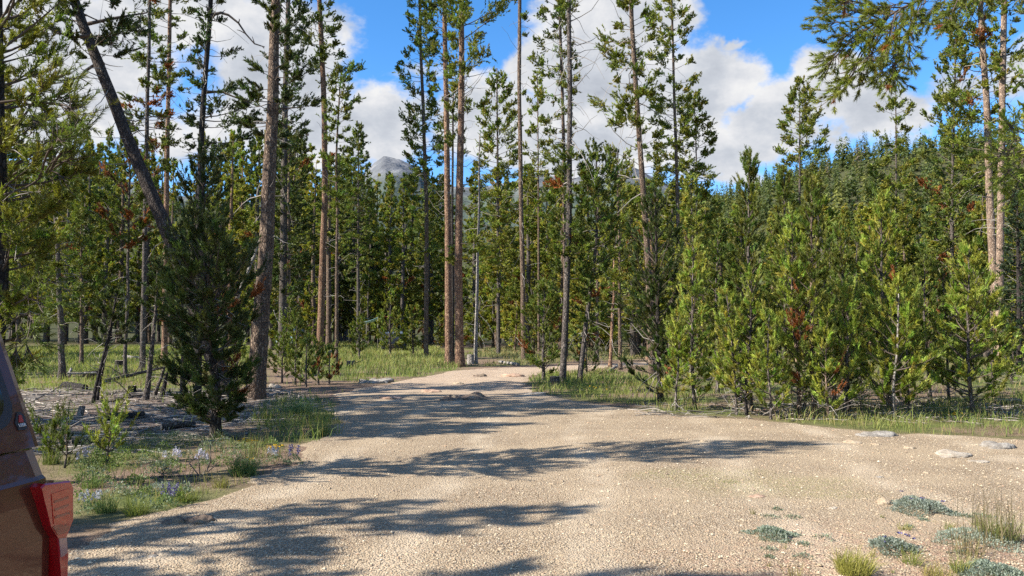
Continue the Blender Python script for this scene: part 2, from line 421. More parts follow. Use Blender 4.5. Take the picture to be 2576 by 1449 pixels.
trk = n.math('PINGPONG', n.math('ADD', n.math('ADD', tr.outputs[0], n.math('MULTIPLY', tr.outputs[1], -.10)), 40.2), 0.85)
c = n.mix(n.math('MULTIPLY', n.remap(trk, .50, .78, 0, .85, True), n.remap(n.noise(p, 1.1, 4), .38, .6)), c, n.mix(n.noise(p, 60.0, 3), (.43, .345, .24), (.54, .445, .325)))
fine = n.noise(p, 110.0, 3)
c = n.mix(n.remap(fine, 0.35, 0.65, 0.25, 0.0), c, (0.2, 0.14, 0.1))
c = n.mix(n.math('MULTIPLY', a.outputs[2], 0.75), c, n.ramp(n.noise(p, 5.0, 5, .6), [(.3, (.38, .28, .20)), (.7, (.49, .38, .28))]))
c = n.mix(n.math('MULTIPLY', a.outputs[0], n.remap(n.noise(p, 14.0, 4), .4, .65, .0, .6)), c, (0.34, 0.19, 0.13))
c = n.mix(n.math('MULTIPLY', a.outputs[1], n.remap(n.noise(p, 22.0, 4), .4, .65, .0, .6)), c, (0.25, 0.235, 0.09))
n.l.new(c, b.inputs['Base Color']); b.inputs['Roughness'].default_value = 0.92; b.inputs['Specular IOR Level'].default_value = 0.15
h = n.math('ADD', n.math('MULTIPLY', n.math('SUBTRACT', 1.0, ed), 1.0), n.math('MULTIPLY', n.noise(p, 20.0, 4), 1.2))
n.l.new(n.bump(h, 0.85, 0.014), b.inputs['Normal'])
GRAVEL = m
tag(link('gravel_road', mb.mesh('gravel_road', [m], True)), 'tan pea gravel clearing narrowing into a dirt track', kind='structure')
def road_z(x, y):
    i = np.clip(np.searchsorted(ry, y), 1, len(ry) - 1); j = np.clip(np.searchsorted(rx, x), 1, len(rx) - 1)
    return np.maximum(Zr[i, j], gz(x, y) - 0.05 * (poly_sd(np.atleast_1d(x), np.atleast_1d(y), ROAD) > .6))

# loose stones of the gravel, real geometry near the camera
rng = np.random.default_rng(11)
N = 40000
yy = 4.9 + 12 * rng.random(N) ** 1.7; xx = rng.uniform(-0.72, 0.72, N) * yy
ok = poly_sd(xx, yy, ROAD) > 0.05; xx = xx[ok]; yy = yy[ok]; N = len(xx)
s = rng.uniform(.0035, .0075, N) * (1 + 1.3 * (rng.random(N) ** 14)) * (0.8 + yy / 22)
octa = np.array([[1, 0, 0], [0, 1, 0], [-1, 0, 0], [0, -1, 0], [0, 0, .75], [0, 0, -.4]])
of = np.array([[0, 1, 4], [1, 2, 4], [2, 3, 4], [3, 0, 4]])
ang = rng.uniform(0, 6.28, N); zz = road_z(xx, yy)
V = octa[None] * (s[:, None, None] * rng.uniform(.7, 1.35, (N, 6, 1))) * np.stack([rng.uniform(.8, 1.5, N), np.ones(N), np.ones(N)], -1)[:, None, :]
ca, sa = np.cos(ang)[:, None], np.sin(ang)[:, None]
V = np.stack([V[..., 0] * ca - V[..., 1] * sa + xx[:, None], V[..., 0] * sa + V[..., 1] * ca + yy[:, None], V[..., 2] + zz[:, None] + s[:, None] * .2], -1)
pal = np.array([(.36, .27, .17), (.44, .345, .225), (.50, .405, .275), (.54, .45, .32), (.42, .28, .18), (.26, .19, .13)])
mb = MB(); mb.add(V.reshape(-1, 3), (of[None] + (np.arange(N) * 6)[:, None, None]).reshape(-1, 3), 0, False, np.repeat(pal[rng.integers(0, 6, N)], 6, 0))
m, n, b = mat('stone_chips'); n.l.new(n.attr('tint'), b.inputs['Base Color']); b.inputs['Roughness'].default_value = .9
tag(link('gravel', mb.mesh('gravel', [m], True)), 'loose pea sized stones on the clearing', kind='stuff')

# ------------------------------------------------------------------ distant mountain
PROFILE = ([-700, -200, 0, 100, 170, 215, 300, 450, 650, 860, 915, 940, 962, 1000, 1030, 1056, 1085, 1200, 1290, 1350, 1420, 1500, 1540, 1600, 1700, 1850, 2100, 2600],
           [450, 440, 430, 405, 372, 380, 450, 490, 510, 480, 432, 404, 388, 396, 410, 430, 460, 470, 455, 430, 446, 440, 412, 420, 470, 500, 580, 700])
pxs = np.linspace(-700, 2600, 420); rows = np.linspace(0, 1, 40)
D0 = 3200.0
V = []
for t in rows:
    dist = D0 - 1500 * (1 - t)
    yp = np.interp(pxs, PROFILE[0], PROFILE[1])
    hgt = EYE + (HZ - yp) / FP * D0
    xw = (pxs - PW / 2) / FP * dist
    rid = 1 - np.abs(2 * hash_noise(xw * .006, np.full_like(xw, dist) * .006, 3) - 1)
    zz = hgt * t ** 0.8 + (70 * fbm(xw * .012, np.full_like(xw, dist * .012), 5, 4) + 60 * (rid - .5)) * (t * (1 - t) * 3 + .04) + 10 * fbm(xw * .03, xw * 0, 3, 6) * t
    V.append(np.stack([xw, np.full_like(xw, dist), zz], -1))
V = np.array(V); idx = np.arange(V.shape[0] * V.shape[1]).reshape(V.shape[:2])
F = np.stack([idx[:-1, :-1], idx[:-1, 1:], idx[1:, 1:], idx[1:, :-1]], -1).reshape(-1, 4)
mb = MB(); mb.add(V.reshape(-1, 3), F, 0, True)
m, n, b = mat('granite_slope')
p = n.coord('Object')
nz = n.noise(n.mapping(p, (1, 1, .6)), 0.012, 6, 0.6)
c = n.ramp(nz, [(0.3, (0.085, 0.09, 0.10)), (0.5, (0.14, 0.145, 0.155)), (0.7, (0.21, 0.21, 0.215)), (0.8, (0.26, 0.255, 0.26))])
zsep = n.new('ShaderNodeSeparateXYZ', ins={0: p}).outputs[2]
wood = n.remap(n.math('ADD', zsep, n.math('MULTIPLY', n.noise(p, .01, 5), 260.0)), 600, 730, 1, 0)
c = n.mix(n.math('MULTIPLY', wood, .85), c, (0.055, 0.075, 0.055))
snow = n.math('MULTIPLY', n.remap(n.noise(n.mapping(p, (1, 1, 2)), .022, 5, .6), .66, .70), n.remap(zsep, 560, 640))
c = n.mix(snow, c, (.45, .47, .52))
n.l.new(c, b.inputs['Base Color']); b.inputs['Roughness'].default_value = .95; b.inputs['Specular IOR Level'].default_value = .05
n.l.new(n.bump(n.noise(n.mapping(p, (1, 1, .5)), 0.012, 4, .55), .8, 40.0), b.inputs['Normal'])
tag(link('mountain', mb.mesh('mountain', [m])), 'distant grey rocky mountain beyond the forest', kind='structure')

# ------------------------------------------------------------------ tree builder
GREEN = {'light': (.265, .280, .046), 'olive': (.190, .218, .034), 'dark': (.066, .092, .024), 'mid': (.135, .172, .031), 'young': (.255, .310, .050), 'fir': (.10, .135, .042), 'lightfir': (.26, .295, .062), 'blue': (.045, .072, .036)}
RUST = np.array([.30, .105, .035])
STYLES = {
    'mature': dict(nb=9, e0=(-14, 40), curv=.22, sp=.19, smin=.38, tl=(.16, .30), spread=(30, 70)),
    'bushy':  dict(nb=13, e0=(0, 55), curv=.25, sp=.14, smin=.22, tl=(.14, .28), spread=(30, 70)),
    'young':  dict(nb=15, e0=(14, 60), curv=.28, sp=.12, smin=.12, tl=(.12, .26), spread=(25, 60), candle=True),
    'fir':    dict(nb=18, e0=(-18, 35), curv=.06, sp=.14, smin=.12, tl=(.12, .24), spread=(40, 80)),
}
NTRIS = {}
def build_tree(seed, tpts, trad, prof, Yv, style='mature', col='mid', dead=0.0, ndead=0, deadz=(0, 1), deadl=(.4, 1.2), dens=1.0, bark_m='brown', sides=None, upsweep=0.0, fill=1.0, cap=42000):
    """tpts: trunk points from the base (0,0,0) up; prof rows (z, reach left, reach right, density), in metres. Returns (trunk mesh, crown mesh)."""
    rng = np.random.default_rng(seed)
    st = STYLES[style]; pix = Yv / 788.0
    tp = np.array(tpts, float); tr = np.array(trad, float)
    H = tp[-1, 2]
    K = int(np.clip(H / max(.25, pix * 6), 12, 46))
    zs = np.linspace(0, 1, K) ** 1.15 * (H + .12) - .12
    tx = np.interp(zs, tp[:, 2], tp[:, 0]); ty = np.interp(zs, tp[:, 2], tp[:, 1]); rr = np.interp(zs, tp[:, 2], tr)
    for _ in range(3):
        tx[1:-1] = .25 * tx[:-2] + .5 * tx[1:-1] + .25 * tx[2:]; ty[1:-1] = .25 * ty[:-2] + .5 * ty[1:-1] + .25 * ty[2:]
    wob = np.interp(zs, np.linspace(0, H, 9), rng.normal(0, .012, 9) * min(1, H / 6)); tx = tx + wob * (zs > .3)
    rr = rr * (1 + .35 * np.exp(-np.maximum(zs, 0) / (1.2 * tr[0] + .08)))
    S = sides or int(np.clip(tr[0] * 2 / pix * 1.2 + 5, 5, 16))
    jit = 1 + rng.normal(0, .035, (1, K, S, 1))
    tm = MB(); tubes(tm, np.stack([tx, ty, zs], -1)[None], rr[None], S, 0, True, None, jit, cap=True)
    def centre(z): return np.stack([np.interp(z, zs, tx), np.interp(z, zs, ty), z], -1)
    cm = MB()
    PR = np.array(sorted(prof), float)
    if len(PR):
        z0, z1 = PR[0, 0], PR[-1, 0]
        lod = np.clip(pix / .024, .8, 4.5)
        nb = int(max(6, st['nb'] * dens * (z1 - z0) / (lod ** .25)))
        z = z0 + (z1 - z0) * ((np.arange(nb) + rng.random(nb)) / nb)
        z = z + .12 * np.round(rng.normal(0, 1, nb)) * .3
        wl = np.interp(z, PR[:, 0], PR[:, 1]); wr = np.interp(z, PR[:, 0], PR[:, 2]); dn = np.interp(z, PR[:, 0], PR[:, 3])
        az = np.arange(nb) * 2.39996 + rng.normal(0, .5, nb)
        clump = fbm(z * 1.3 + seed, az / 6.283 * 3, 2, seed % 97) * 1.3
        keep = (rng.random(nb) < dn) & (rng.random(nb) + clump > .06)
        z, wl, wr, az, dn = z[keep], wl[keep], wr[keep], az[keep], dn[keep]; nb = len(z)
        if nb:
            ca = np.cos(az); Rr = wl + (wr - wl) * (.5 + .5 * ca)
            L = np.maximum(.08, Rr * rng.uniform(.55, 1.08, nb))
            f = (z - z0) / max(z1 - z0, .1)
            e0 = np.radians(st['e0'][0] + (st['e0'][1] - st['e0'][0]) * np.clip(f, 0, 1) ** 1.3 + rng.normal(0, 9, nb)) + upsweep
            e0 = np.clip(e0, -1.0, 1.16)
            hd = np.stack([ca, np.sin(az), 0 * az], -1); side = np.stack([-np.sin(az), ca, 0 * az], -1)
            s = np.linspace(0, 1, 5)
            bend = rng.normal(0, .09, nb)
            cv = st['curv'] * rng.uniform(.5, 1.4, nb)
            z = np.maximum(z - .72 * np.maximum(0, L * (np.tan(e0) * .8 + cv * .65)), np.minimum(z, z0 * .6 + .04))
            st0 = centre(z)
            def bpos(i, s):
                zz = np.tan(e0[i]) * s + cv[i] * s * s
                return st0[i] + hd[i] * (L[i] * s)[..., None] + side[i] * (L[i] * bend[i] * np.sin(s * 3.1))[..., None] + np.array([0, 0, 1.0]) * (L[i] * zz)[..., None]
            ib = np.repeat(np.arange(nb), 5); sb = np.tile(s, nb)
            BP = bpos(ib, sb).reshape(nb, 5, 3)
            br = np.maximum((.010 + .011 * L)[:, None] * np.array([1, .8, .6, .4, .2]), pix * .16 * np.array([1, .9, .8, .7, .5]))
            tubes(cm, BP, br, 3 if pix > .02 else 4, 1, True)
            # twigs and tufts: enough needles to cover the crown's outline a few times over
            nl = np.clip(.050 + (.95 if pix < .03 else 1.15) * pix, .055, .26); wd = np.clip(pix * (.88 if pix < .03 else 1.12), .0068, .20)
            area = float(np.sum((PR[1:, 0] - PR[:-1, 0]) * .25 * (PR[1:, 1] + PR[1:, 2] + PR[:-1, 1] + PR[:-1, 2]) * (PR[1:, 3] + PR[:-1, 3])))
            want = 2.5 * fill * area / (.5 * nl * wd)
            if want > cap: wd *= min(1.5, want / cap); want = cap
            nn = int(np.clip(24 / lod ** .8, 9, 26)); want = want / nn
            mt = np.clip((L / (st['sp'] * max(1, lod ** .45))).astype(int) + 2, 2, 14)
            ti = np.repeat(np.arange(nb), mt); nt = len(ti)
            ts = st['smin'] + (1 - st['smin']) * np.sqrt(rng.random(nt))
            p0 = bpos(ti, ts); tang = norm(bpos(ti, np.minimum(ts + .05, 1.1)) - p0)
            sg = np.where(rng.random(nt) < .5, -1, 1); aa = np.radians(rng.uniform(22, 62, nt))
            D = norm(tang * np.cos(aa)[:, None] + side[ti] * (sg * np.sin(aa))[:, None] + np.array([0, 0, 1.0]) * rng.normal(.28, .30, nt)[:, None])
            tl = rng.uniform(*st['tl'], nt) * np.clip(.35 + L[ti] * .6, .45, 1.5) * (1.2 - .35 * ts) * max(1, lod ** .25)
            tipP = BP[:, 4] - norm(BP[:, 4] - BP[:, 3]) * .04; tipD = norm(norm(BP[:, 4] - BP[:, 3]) + np.array([0, 0, .35]))
            P0 = np.concatenate([p0, tipP]); D = np.concatenate([D, tipD]); TL = np.concatenate([tl, rng.uniform(*st['tl'], nb) * 1.1]); bi = np.concatenate([ti, np.arange(nb)])
            nt = len(P0)
            if pix < .027:
                q = np.array([0, 1.0])[None, :, None]
                tubes(cm, P0[:, None] + D[:, None] * TL[:, None, None] * q, np.maximum(.004, pix * .10) * np.tile([1, .5], (nt, 1)), 3, 1, True)
            base = np.array(GREEN[col])
            C = base * rng.uniform(.62, 1.4, (nt, 1)) * (1 + rng.normal(0, .07, (nt, 3)))
            C[:, 0] *= rng.uniform(.85, 1.25, nt)
            isd = (rng.random(nb) < dead * (1.25 - f))[bi] & (rng.random(nt) < .8)
            C[isd] = RUST * rng.uniform(.5, 1.3, (isd.sum(), 1))
            kf = max(1.0, want / nt); k = np.floor(kf + rng.random(nt)).astype(int)
            u = np.repeat(np.arange(nt), k); m_ = len(u)
            first = np.concatenate([[True], u[1:] != u[:-1]])
            fr_ = np.where(first, .3, rng.uniform(-.1, .85, m_))
            TP = P0[u] + D[u] * (TL[u] * fr_)[:, None] + rng.normal(0, .28 if pix > .03 else .10, (m_, 3)) * (TL[u] * np.where(first, 0, 1))[:, None]
            A = norm(D[u] + np.array([0, 0, .30]) + rng.normal(0, .45 if pix > .03 else .22, (m_, 3)) * np.where(first, 0, 1)[:, None])
            needles(cm, rng, TP, A, TL[u] * .75 + .05, nn, nl, wd, C[u] * rng.uniform(.85, 1.15, (m_, 1)), 0, st['spread'])
            if st.get('candle'):
                k = np.where((rng.random(nt) < .30) & ~isd)[0]
                top = centre(np.array([z1 - .02])); kp = np.concatenate([(P0 + D * (TL * 1.0)[:, None])[k], top]); 
                hh = np.concatenate([rng.uniform(.05, .14, len(k)), [.32]]); wv = max(.008, pix * .34)
                for ax in (0, 1):
                    off = np.zeros((len(kp), 3)); off[:, ax] = wv * .5
                    V = np.stack([kp - off, kp + off, kp + np.array([0, 0, 1.0]) * hh[:, None]], 1).reshape(-1, 3)
                    cc = np.array([.30, .235, .075]) * rng.uniform(.7, 1.2, (len(kp), 1))
                    cm.add(V, np.arange(len(kp) * 3).reshape(-1, 3), 0, False, np.repeat(cc, 3, 0))
    if ndead:
        zd = deadz[0] + (deadz[1] - deadz[0]) * rng.random(ndead); az = rng.uniform(0, 6.283, ndead); L = rng.uniform(*deadl, ndead)
        hd = np.stack([np.cos(az), np.sin(az), 0 * az], -1); s = np.linspace(0, 1, 5)
        e = rng.normal(.05, .35, ndead); cvd = rng.normal(-.15, .5, ndead)
        P = centre(zd)[:, None] + hd[:, None] * (L[:, None] * s)[..., None] + np.array([0, 0, 1.0]) * (L[:, None] * (e[:, None] * s + cvd[:, None] * s * s))[..., None]
        P[:, 1:] += rng.normal(0, .04, (ndead, 4, 3)) * L[:, None, None]
        tubes(cm if len(PR) else tm, P, np.maximum((.012 * L + .004)[:, None] * np.array([1, .8, .6, .4, .2]), pix * .14), 3, 2 if len(PR) else 0, True)
    a = tm.mesh('trunk', [BARK[bark_m]])
    c = cm.mesh('crown', [NEEDLE, TWIG, DEADWOOD], True) if cm.v else None
    NTRIS[seed] = tm.tris() + cm.tris()
    return a, c

def plant(name, label, base, meshes, cat='tree', group=None, rz=0.0, sc=1.0):
    r = empty(name, base, rz); r.scale = (sc, sc, sc)
    tag(r, label, cat, group)
    link('trunk', meshes[0], r)
    if meshes[1] is not None: link('crown', meshes[1], r)
    return r

_seed = [100]
def hero(label, pts, w0, w1, prof, Y=None, name='lodgepole_pine', style='mature', group='pines standing round the clearing', cat='tree', dead_y=None, **kw):
    """pts, prof and widths measured in the photo; Y is the real distance"""
    if Y is None: Y = depth(pts[0][1])
    _seed[0] += 1
    x0 = at(pts[0][0], HZ, Y)[0]; base = np.array([x0, Y, gz1(x0, Y) - .02])
    W3 = [np.zeros(3)]
    for (px, py) in pts[1:]: W3.append(at(px, py, Y) - base)
    zz = [p[2] for p in W3]
    rad = np.interp(zz, [zz[0], zz[-1]], [w0 * Y / FP / 2, w1 * Y / FP / 2])
    pr = [((at(0, y, Y) - base)[2], wl * Y / FP, wr * Y / FP, d) for (y, wl, wr, d) in prof]
    if dead_y: kw['deadz'] = tuple((at(0, y, Y) - base)[2] for y in dead_y)
    kw.setdefault('fill', 1.9); kw.setdefault('dens', 1.25)
    ms = build_tree(_seed[0], W3, rad, pr, Y, style, **kw)
    return plant(name, label, base, ms, cat, group)

def cone(yb, yt, hw, low=.10, d=1.0):
    h = yb - yt
    return [(yb - h * low, hw * .55, hw * .55, d * .6), (yb - h * .2, hw * .95, hw * .95, d), (yb - h * .35, hw, hw, d), (yb - h * .6, hw * .7, hw * .7, d), (yb - h * .85, hw * .3, hw * .3, d), (yt + 1, hw * .05 + 2, hw * .05 + 2, d)]
# ------------------------------------------------------------------ single trees, left side
G1 = 'tall pines at the edges of the clearing'
hero('big near pine with long bottle-brush boughs behind the truck', [(-12, 1217), (4, 700), (-6, 0), (-15, -330), (-18, -640)], 40, 10,
     [(1000, 60, 55, .25), (900, 130, 85, .7), (820, 150, 88, .9), (730, 140, 75, .8), (640, 150, 110, .9), (560, 170, 150, 1), (470, 190, 175, 1), (400, 190, 185, 1), (320, 180, 160, .9), (270, 190, 190, 1), (190, 180, 150, .9), (120, 170, 95, .8), (40, 200, 170, .9), (-60, 200, 210, 1), (-250, 170, 180, 1), (-450, 110, 120, 1), (-630, 15, 15, 1)],
     Y=8.5, style='bushy', col='olive', bark_m='char', ndead=40, dead_y=(1100, 300), deadl=(.4, .9), group=G1, dens=1.9, fill=3.2, cap=100000)
hero('leaning pine with shade-darkened bark tilting to the left over the clearing edge', [(575, 996), (548, 930), (521, 867), (430, 600), (330, 370), (215, 80), (165, -60), (120, -240)], 42, 18,
     [(150, 30, 60, .35), (100, 120, 150, .8), (40, 150, 180, 1), (-30, 170, 160, 1), (-120, 160, 120, 1), (-240, 20, 20, 1)],
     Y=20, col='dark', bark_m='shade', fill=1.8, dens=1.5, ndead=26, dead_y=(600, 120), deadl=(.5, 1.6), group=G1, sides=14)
hero('thick pine trunk with scaly brown bark left of the track', [(643, 1004), (652, 880), (660, 760), (670, 620), (680, 400), (690, 150), (697, -50), (706, -420)], 45, 12,
     [(365, 30, 50, .4), (330, 70, 105, 1), (270, 80, 115, 1), (215, 60, 100, .8), (150, 50, 60, .4), (80, 80, 60, .5), (-30, 120, 120, .8), (-200, 100, 100, .9), (-410, 8, 8, 1)],
     Y=19, col='dark', bark_m='brown', fill=1.7, dens=1.4, ndead=22, dead_y=(640, 60), deadl=(.4, 1.3), group=G1, sides=18)
hero('slender dark trunk rising behind the dark young fir', [(497, 931), (505, 370), (515, 200), (530, 0), (538, -190)], 20, 9,
     [(400, 30, 70, .5), (330, 35, 125, .7), (260, 30, 130, .7), (180, 30, 110, .6), (100, 20, 60, .4), (20, 40, 40, .6), (-60, 70, 70, .9), (-185, 5, 5, 1)],
     Y=33, col='dark', fill=1.9, bark_m='char', ndead=34, dead_y=(420, 0), deadl=(.5, 1.7), group=G1)
hero('straight sunlit trunk seen above the tip of the leaning pine', [(415, 905), (418, 540), (422, 300), (428, 0), (432, -250)], 15, 7,
     [(230, 40, 40, .4), (150, 75, 65, .9), (90, 50, 55, .6), (20, 45, 60, .6), (-100, 55, 55, .9), (-245, 5, 5, 1)], Y=45, bark_m='orange', ndead=30, dead_y=(560, 0), group=G1)
hero('pine with rust-brown dead needles beside the leaning trunk', [(360, 931), (364, 640), (368, 390), (374, 150), (378, -160)], 14, 6,
     [(430, 50, 55, .8), (340, 58, 62, 1), (250, 50, 55, 1), (200, 60, 45, .8), (140, 30, 45, .5), (40, 25, 45, .6), (-60, 45, 45, .9), (-155, 5, 5, 1)], Y=33, col='mid', dead=.30, fill=2.0, bark_m='grey', ndead=40, dead_y=(650, 100), deadl=(.4, 1.2), group=G1)
hero('young pine with many rust-red branches left of the leaning trunk', [(318, 952), (322, 700), (326, 392)], 10, 3,
     [(640, 40, 45, .5), (560, 75, 70, .9), (480, 80, 75, 1), (420, 40, 40, 1), (394, 4, 4, 1)], Y=27.5, style='bushy', col='mid', dead=.5, bark_m='grey', ndead=20, dead_y=(850, 520), group=G1)
hero('bare straight trunk standing in the left meadow behind the cut logs', [(160, 955), (150, 750), (141, 560), (136, 470), (134, 382)], 17, 5,
     [(720, 20, 70, .2), (640, 60, 90, .5), (560, 70, 85, .7), (480, 55, 65, .8), (420, 30, 30, .9), (385, 4, 4, 1)], Y=26.6, style='mature', col='mid', bark_m='grey', ndead=26, dead_y=(830, 520), deadl=(.3, 1.1), group=G1)
hero('short thick-crowned pine on the meadow with a bare brown stem', [(207, 916), (206, 760), (204, 524)], 10, 3,
     [(840, 40, 45, .6), (760, 48, 52, 1), (650, 42, 46, 1), (560, 22, 22, 1), (526, 4, 4, 1)], Y=39, style='bushy', col='mid', dead=.10, bark_m='brown', ndead=12, dead_y=(870, 700), group=G1)
G2 = 'young trees and poles in the shaded litter'
hero('thin dark pole pine leaning right beside the cut logs', [(237, 1014), (250, 930), (276, 845), (292, 738)], 9, 4,
     [(885, 8, 60, .5), (820, 35, 60, 1), (770, 30, 45, 1), (740, 5, 5, 1)], style='bushy', col='dark', bark_m='char', ndead=14, dead_y=(980, 840), deadl=(.2, .6), group=G2)
hero('second thin dark pole standing just right of its leaning twin', [(247, 1008), (258, 930), (284, 810)], 8, 4, [(840, 20, 30, .5), (812, 4, 4, 1)], style='bushy', col='dark', bark_m='char', ndead=8, dead_y=(950, 820), deadl=(.2, .5), group=G2)
hero('crooked dark sapling trunk left of the bushy dark pine', [(370, 1006), (378, 920), (393, 770), (398, 652)], 14, 4,
     [(800, 25, 30, .4), (740, 45, 45, .9), (690, 35, 35, 1), (655, 5, 5, 1)], style='bushy', col='dark', bark_m='grey', ndead=16, dead_y=(980, 720), deadl=(.2, .7), group=G2)
hero('broken grey snag leaning beside the crooked sapling', [(390, 1000), (402, 960), (414, 922)], 10, 6, [], name='dead_snag', bark_m='grey', ndead=7, dead_y=(980, 930), deadl=(.2, .6), group=G2)
hero('short broken snag at the left foot of the bushy dark pine', [(409, 1000), (414, 970), (420, 938)], 12, 8, [], name='dead_snag', bark_m='char', ndead=5, dead_y=(990, 945), deadl=(.15, .4), group=G2)
hero('thin brown trunk showing through the bushy dark pine', [(463, 988), (462, 860), (455, 640)], 12, 4, [(840, 50, 30, .6), (740, 55, 35, .9), (645, 5, 5, 1)], style='bushy', col='mid', dead=.15, bark_m='brown', ndead=12, dead_y=(900, 700), group=G2)
hero('bushy dark pine with a pinched foot standing at the gravel edge', [(548, 1100), (545, 1010), (530, 800), (515, 640), (508, 572)], 26, 6,
     [(1072, 25, 25, .5), (1052, 80, 45, 1), (1025, 125, 58, 1), (985, 130, 75, 1), (940, 120, 88, 1), (880, 125, 80, 1), (800, 120, 120, 1), (710, 105, 128, 1), (650, 95, 110, 1), (605, 50, 60, 1), (576, 10, 10, 1)], Y=12.3, style='bushy', col='dark', dead=.05, bark_m='char', ndead=30, dead_y=(1000, 700), deadl=(.2, .6), group=G2, dens=2.6, fill=3.0, cap=75000)
hero('dark young fir with a pointed top behind the bushy dark pine', [(500, 1034), (508, 700), (514, 376)], 18, 4,
     [(860, 100, 100, .7), (760, 108, 105, 1), (640, 95, 95, 1), (540, 72, 75, 1), (460, 45, 45, 1), (410, 20, 20, 1), (380, 4, 4, 1)], Y=16.2, style='young', col='dark', bark_m='char', group=G2, dens=1.25, fill=1.4, cap=70000)
hero('dark-crowned pine behind the thick trunk with a bare grey stem', [(711, 905), (712, 743), (715, 500), (718, 200), (726, 0), (730, -200)], 21, 8,
     [(750, 20, 40, .5), (720, 35, 68, 1), (640, 35, 75, 1), (540, 35, 75, 1), (420, 40, 70, .9), (300, 40, 65, .7), (200, 45, 50, .6), (100, 45, 60, .8), (0, 50, 60, .9), (-195, 5, 5, 1)], Y=45, style='bushy', col='dark', dead=.05, bark_m='grey', ndead=20, dead_y=(840, 300), group=G1, dens=1.1, fill=1.7)
hero('orange-barked trunk with a heavy bottle-brush clump high up', [(805, 900), (810, 700), (818, 500), (815, 250), (808, 100), (803, 0), (798, -200)], 18, 10,
     [(205, 8, 95, .5), (180, 30, 90, .8), (150, 60, 50, 1), (110, 75, 52, 1), (60, 70, 50, 1), (20, 60, 30, .7), (-60, 50, 50, .9), (-195, 5, 5, 1)], Y=48, col='mid', bark_m='orange', ndead=34, dead_y=(700, 180), deadl=(.3, 1.3), group=G1)
hero('narrow pine with sparse steps of branches right of the orange trunk', [(847, 916), (848, 540), (846, 400), (852, 250), (860, 168)], 10, 3,
     [(560, 15, 20, .4), (450, 38, 42, .8), (380, 38, 42, 1), (280, 30, 38, 1), (220, 26, 52, .9), (190, 10, 62, .8), (170, 3, 25, 1)], Y=39, col='mid', bark_m='brown', ndead=24, dead_y=(800, 420), deadl=(.3, .8), group=G1)
hero('small-topped fir with a bare dark stem left of the mountain view', [(902, 886), (901, 560), (902, 308)], 10, 2,
     [(700, 30, 30, .3), (640, 38, 42, .7), (560, 48, 52, .9), (480, 44, 46, 1), (400, 30, 30, 1), (345, 14, 14, 1), (312, 3, 3, 1)], Y=60, style='fir', col='mid', bark_m='grey', ndead=18, dead_y=(830, 620), group=G1)
# ------------------------------------------------------------------ middle
hero('tall irregular pine left of the pair of central trunks', [(1073, 897), (1073, 540), (1066, 300), (1058, 120), (1056, 0), (1055, -160)], 12, 6,
     [(660, 20, 20, .3), (560, 45, 45, .8), (450, 52, 52, 1), (360, 52, 55, 1), (280, 62, 45, .9), (190, 65, 35, .7), (120, 28, 40, .8), (40, 35, 45, .9), (-60, 45, 45, .9), (-155, 5, 5, 1)], Y=50, col='mid', bark_m='brown', ndead=40, dead_y=(820, 150), deadl=(.4, 1.3), group=G1)
hero('left trunk of the central pair where the track bends', [(1130, 920), (1126, 540), (1122, 250), (1119, 60), (1117, -190)], 19, 9,
     [(250, 30, 30, .3), (150, 60, 45, .7), (60, 65, 55, .95), (-60, 65, 65, .95), (-185, 5, 5, 1)], Y=38.2, col='mid', bark_m='orange', ndead=44, dead_y=(560, 120), deadl=(.3, 1.4), group=G1, fill=1.5)
hero('right trunk of the central pair where the track bends', [(1157, 921), (1153, 700), (1157, 450), (1161, 200), (1163, -230)], 23, 10,
     [(700, 2, 2, 0), (662, 5, 95, .5), (615, 5, 95, .6), (585, 3, 3, 0), (360, 40, 50, .1), (260, 25, 100, .4), (180, 25, 120, .5), (120, 30, 110, .6), (50, 45, 115, .95), (0, 45, 110, .9), (-80, 80, 85, .95), (-225, 5, 5, 1)], Y=36.2, col='olive', bark_m='orange', ndead=46, dead_y=(560, 120), deadl=(.4, 1.6), group=G1)
hero('thin dark trunk squeezed between the pair of central trunks', [(1141, 913), (1138, 530), (1141, 220)], 9, 4, [(400, 35, 35, .6), (300, 42, 42, .9), (225, 5, 5, 1)], Y=39.5, col='mid', bark_m='char', ndead=16, dead_y=(600, 330), group=G1)
hero('full pine filling the gap right of the central pair', [(1254, 892), (1252, 500), (1250, 172)], 10, 3, [(760, 40, 40, .5), (660, 52, 55, .9), (540, 60, 60, 1), (420, 55, 55, 1), (310, 52, 52, 1), (235, 36, 36, 1), (178, 5, 5, 1)], Y=55, col='olive', bark_m='grey', ndead=24, dead_y=(800, 420), group=G1)
hero('pale dead snag with bare twigs beside the grey stump', [(1197, 914), (1203, 600), (1207, 338)], 10, 3, [], Y=40, name='dead_snag', bark_m='pale', ndead=46, dead_y=(840, 345), deadl=(.4, 1.6), group=G1)
hero('tall bare trunk with short dead twigs rising to the top of the view', [(1318, 905), (1316, 700), (1310, 500), (1306, 200), (1307, 0), (1307, -180)], 13, 8,
     [(430, 12, 12, .10), (20, 20, 20, .12), (-20, 40, 40, .8), (-90, 60, 60, 1), (-175, 5, 5, 1)], Y=45, col='mid', bark_m='brown', ndead=70, dead_y=(700, -10), deadl=(.3, 1.4), group=G1)
hero('slim pine with a small top seen between two bare trunks', [(1356, 887), (1354, 400), (1352, 182)], 7, 2, [(560, 35, 35, .7), (420, 42, 42, .9), (330, 36, 32, .5), (240, 18, 22, .7), (186, 4, 4, 1)], Y=60, col='olive', bark_m='brown', ndead=26, dead_y=(520, 220), group=G1)
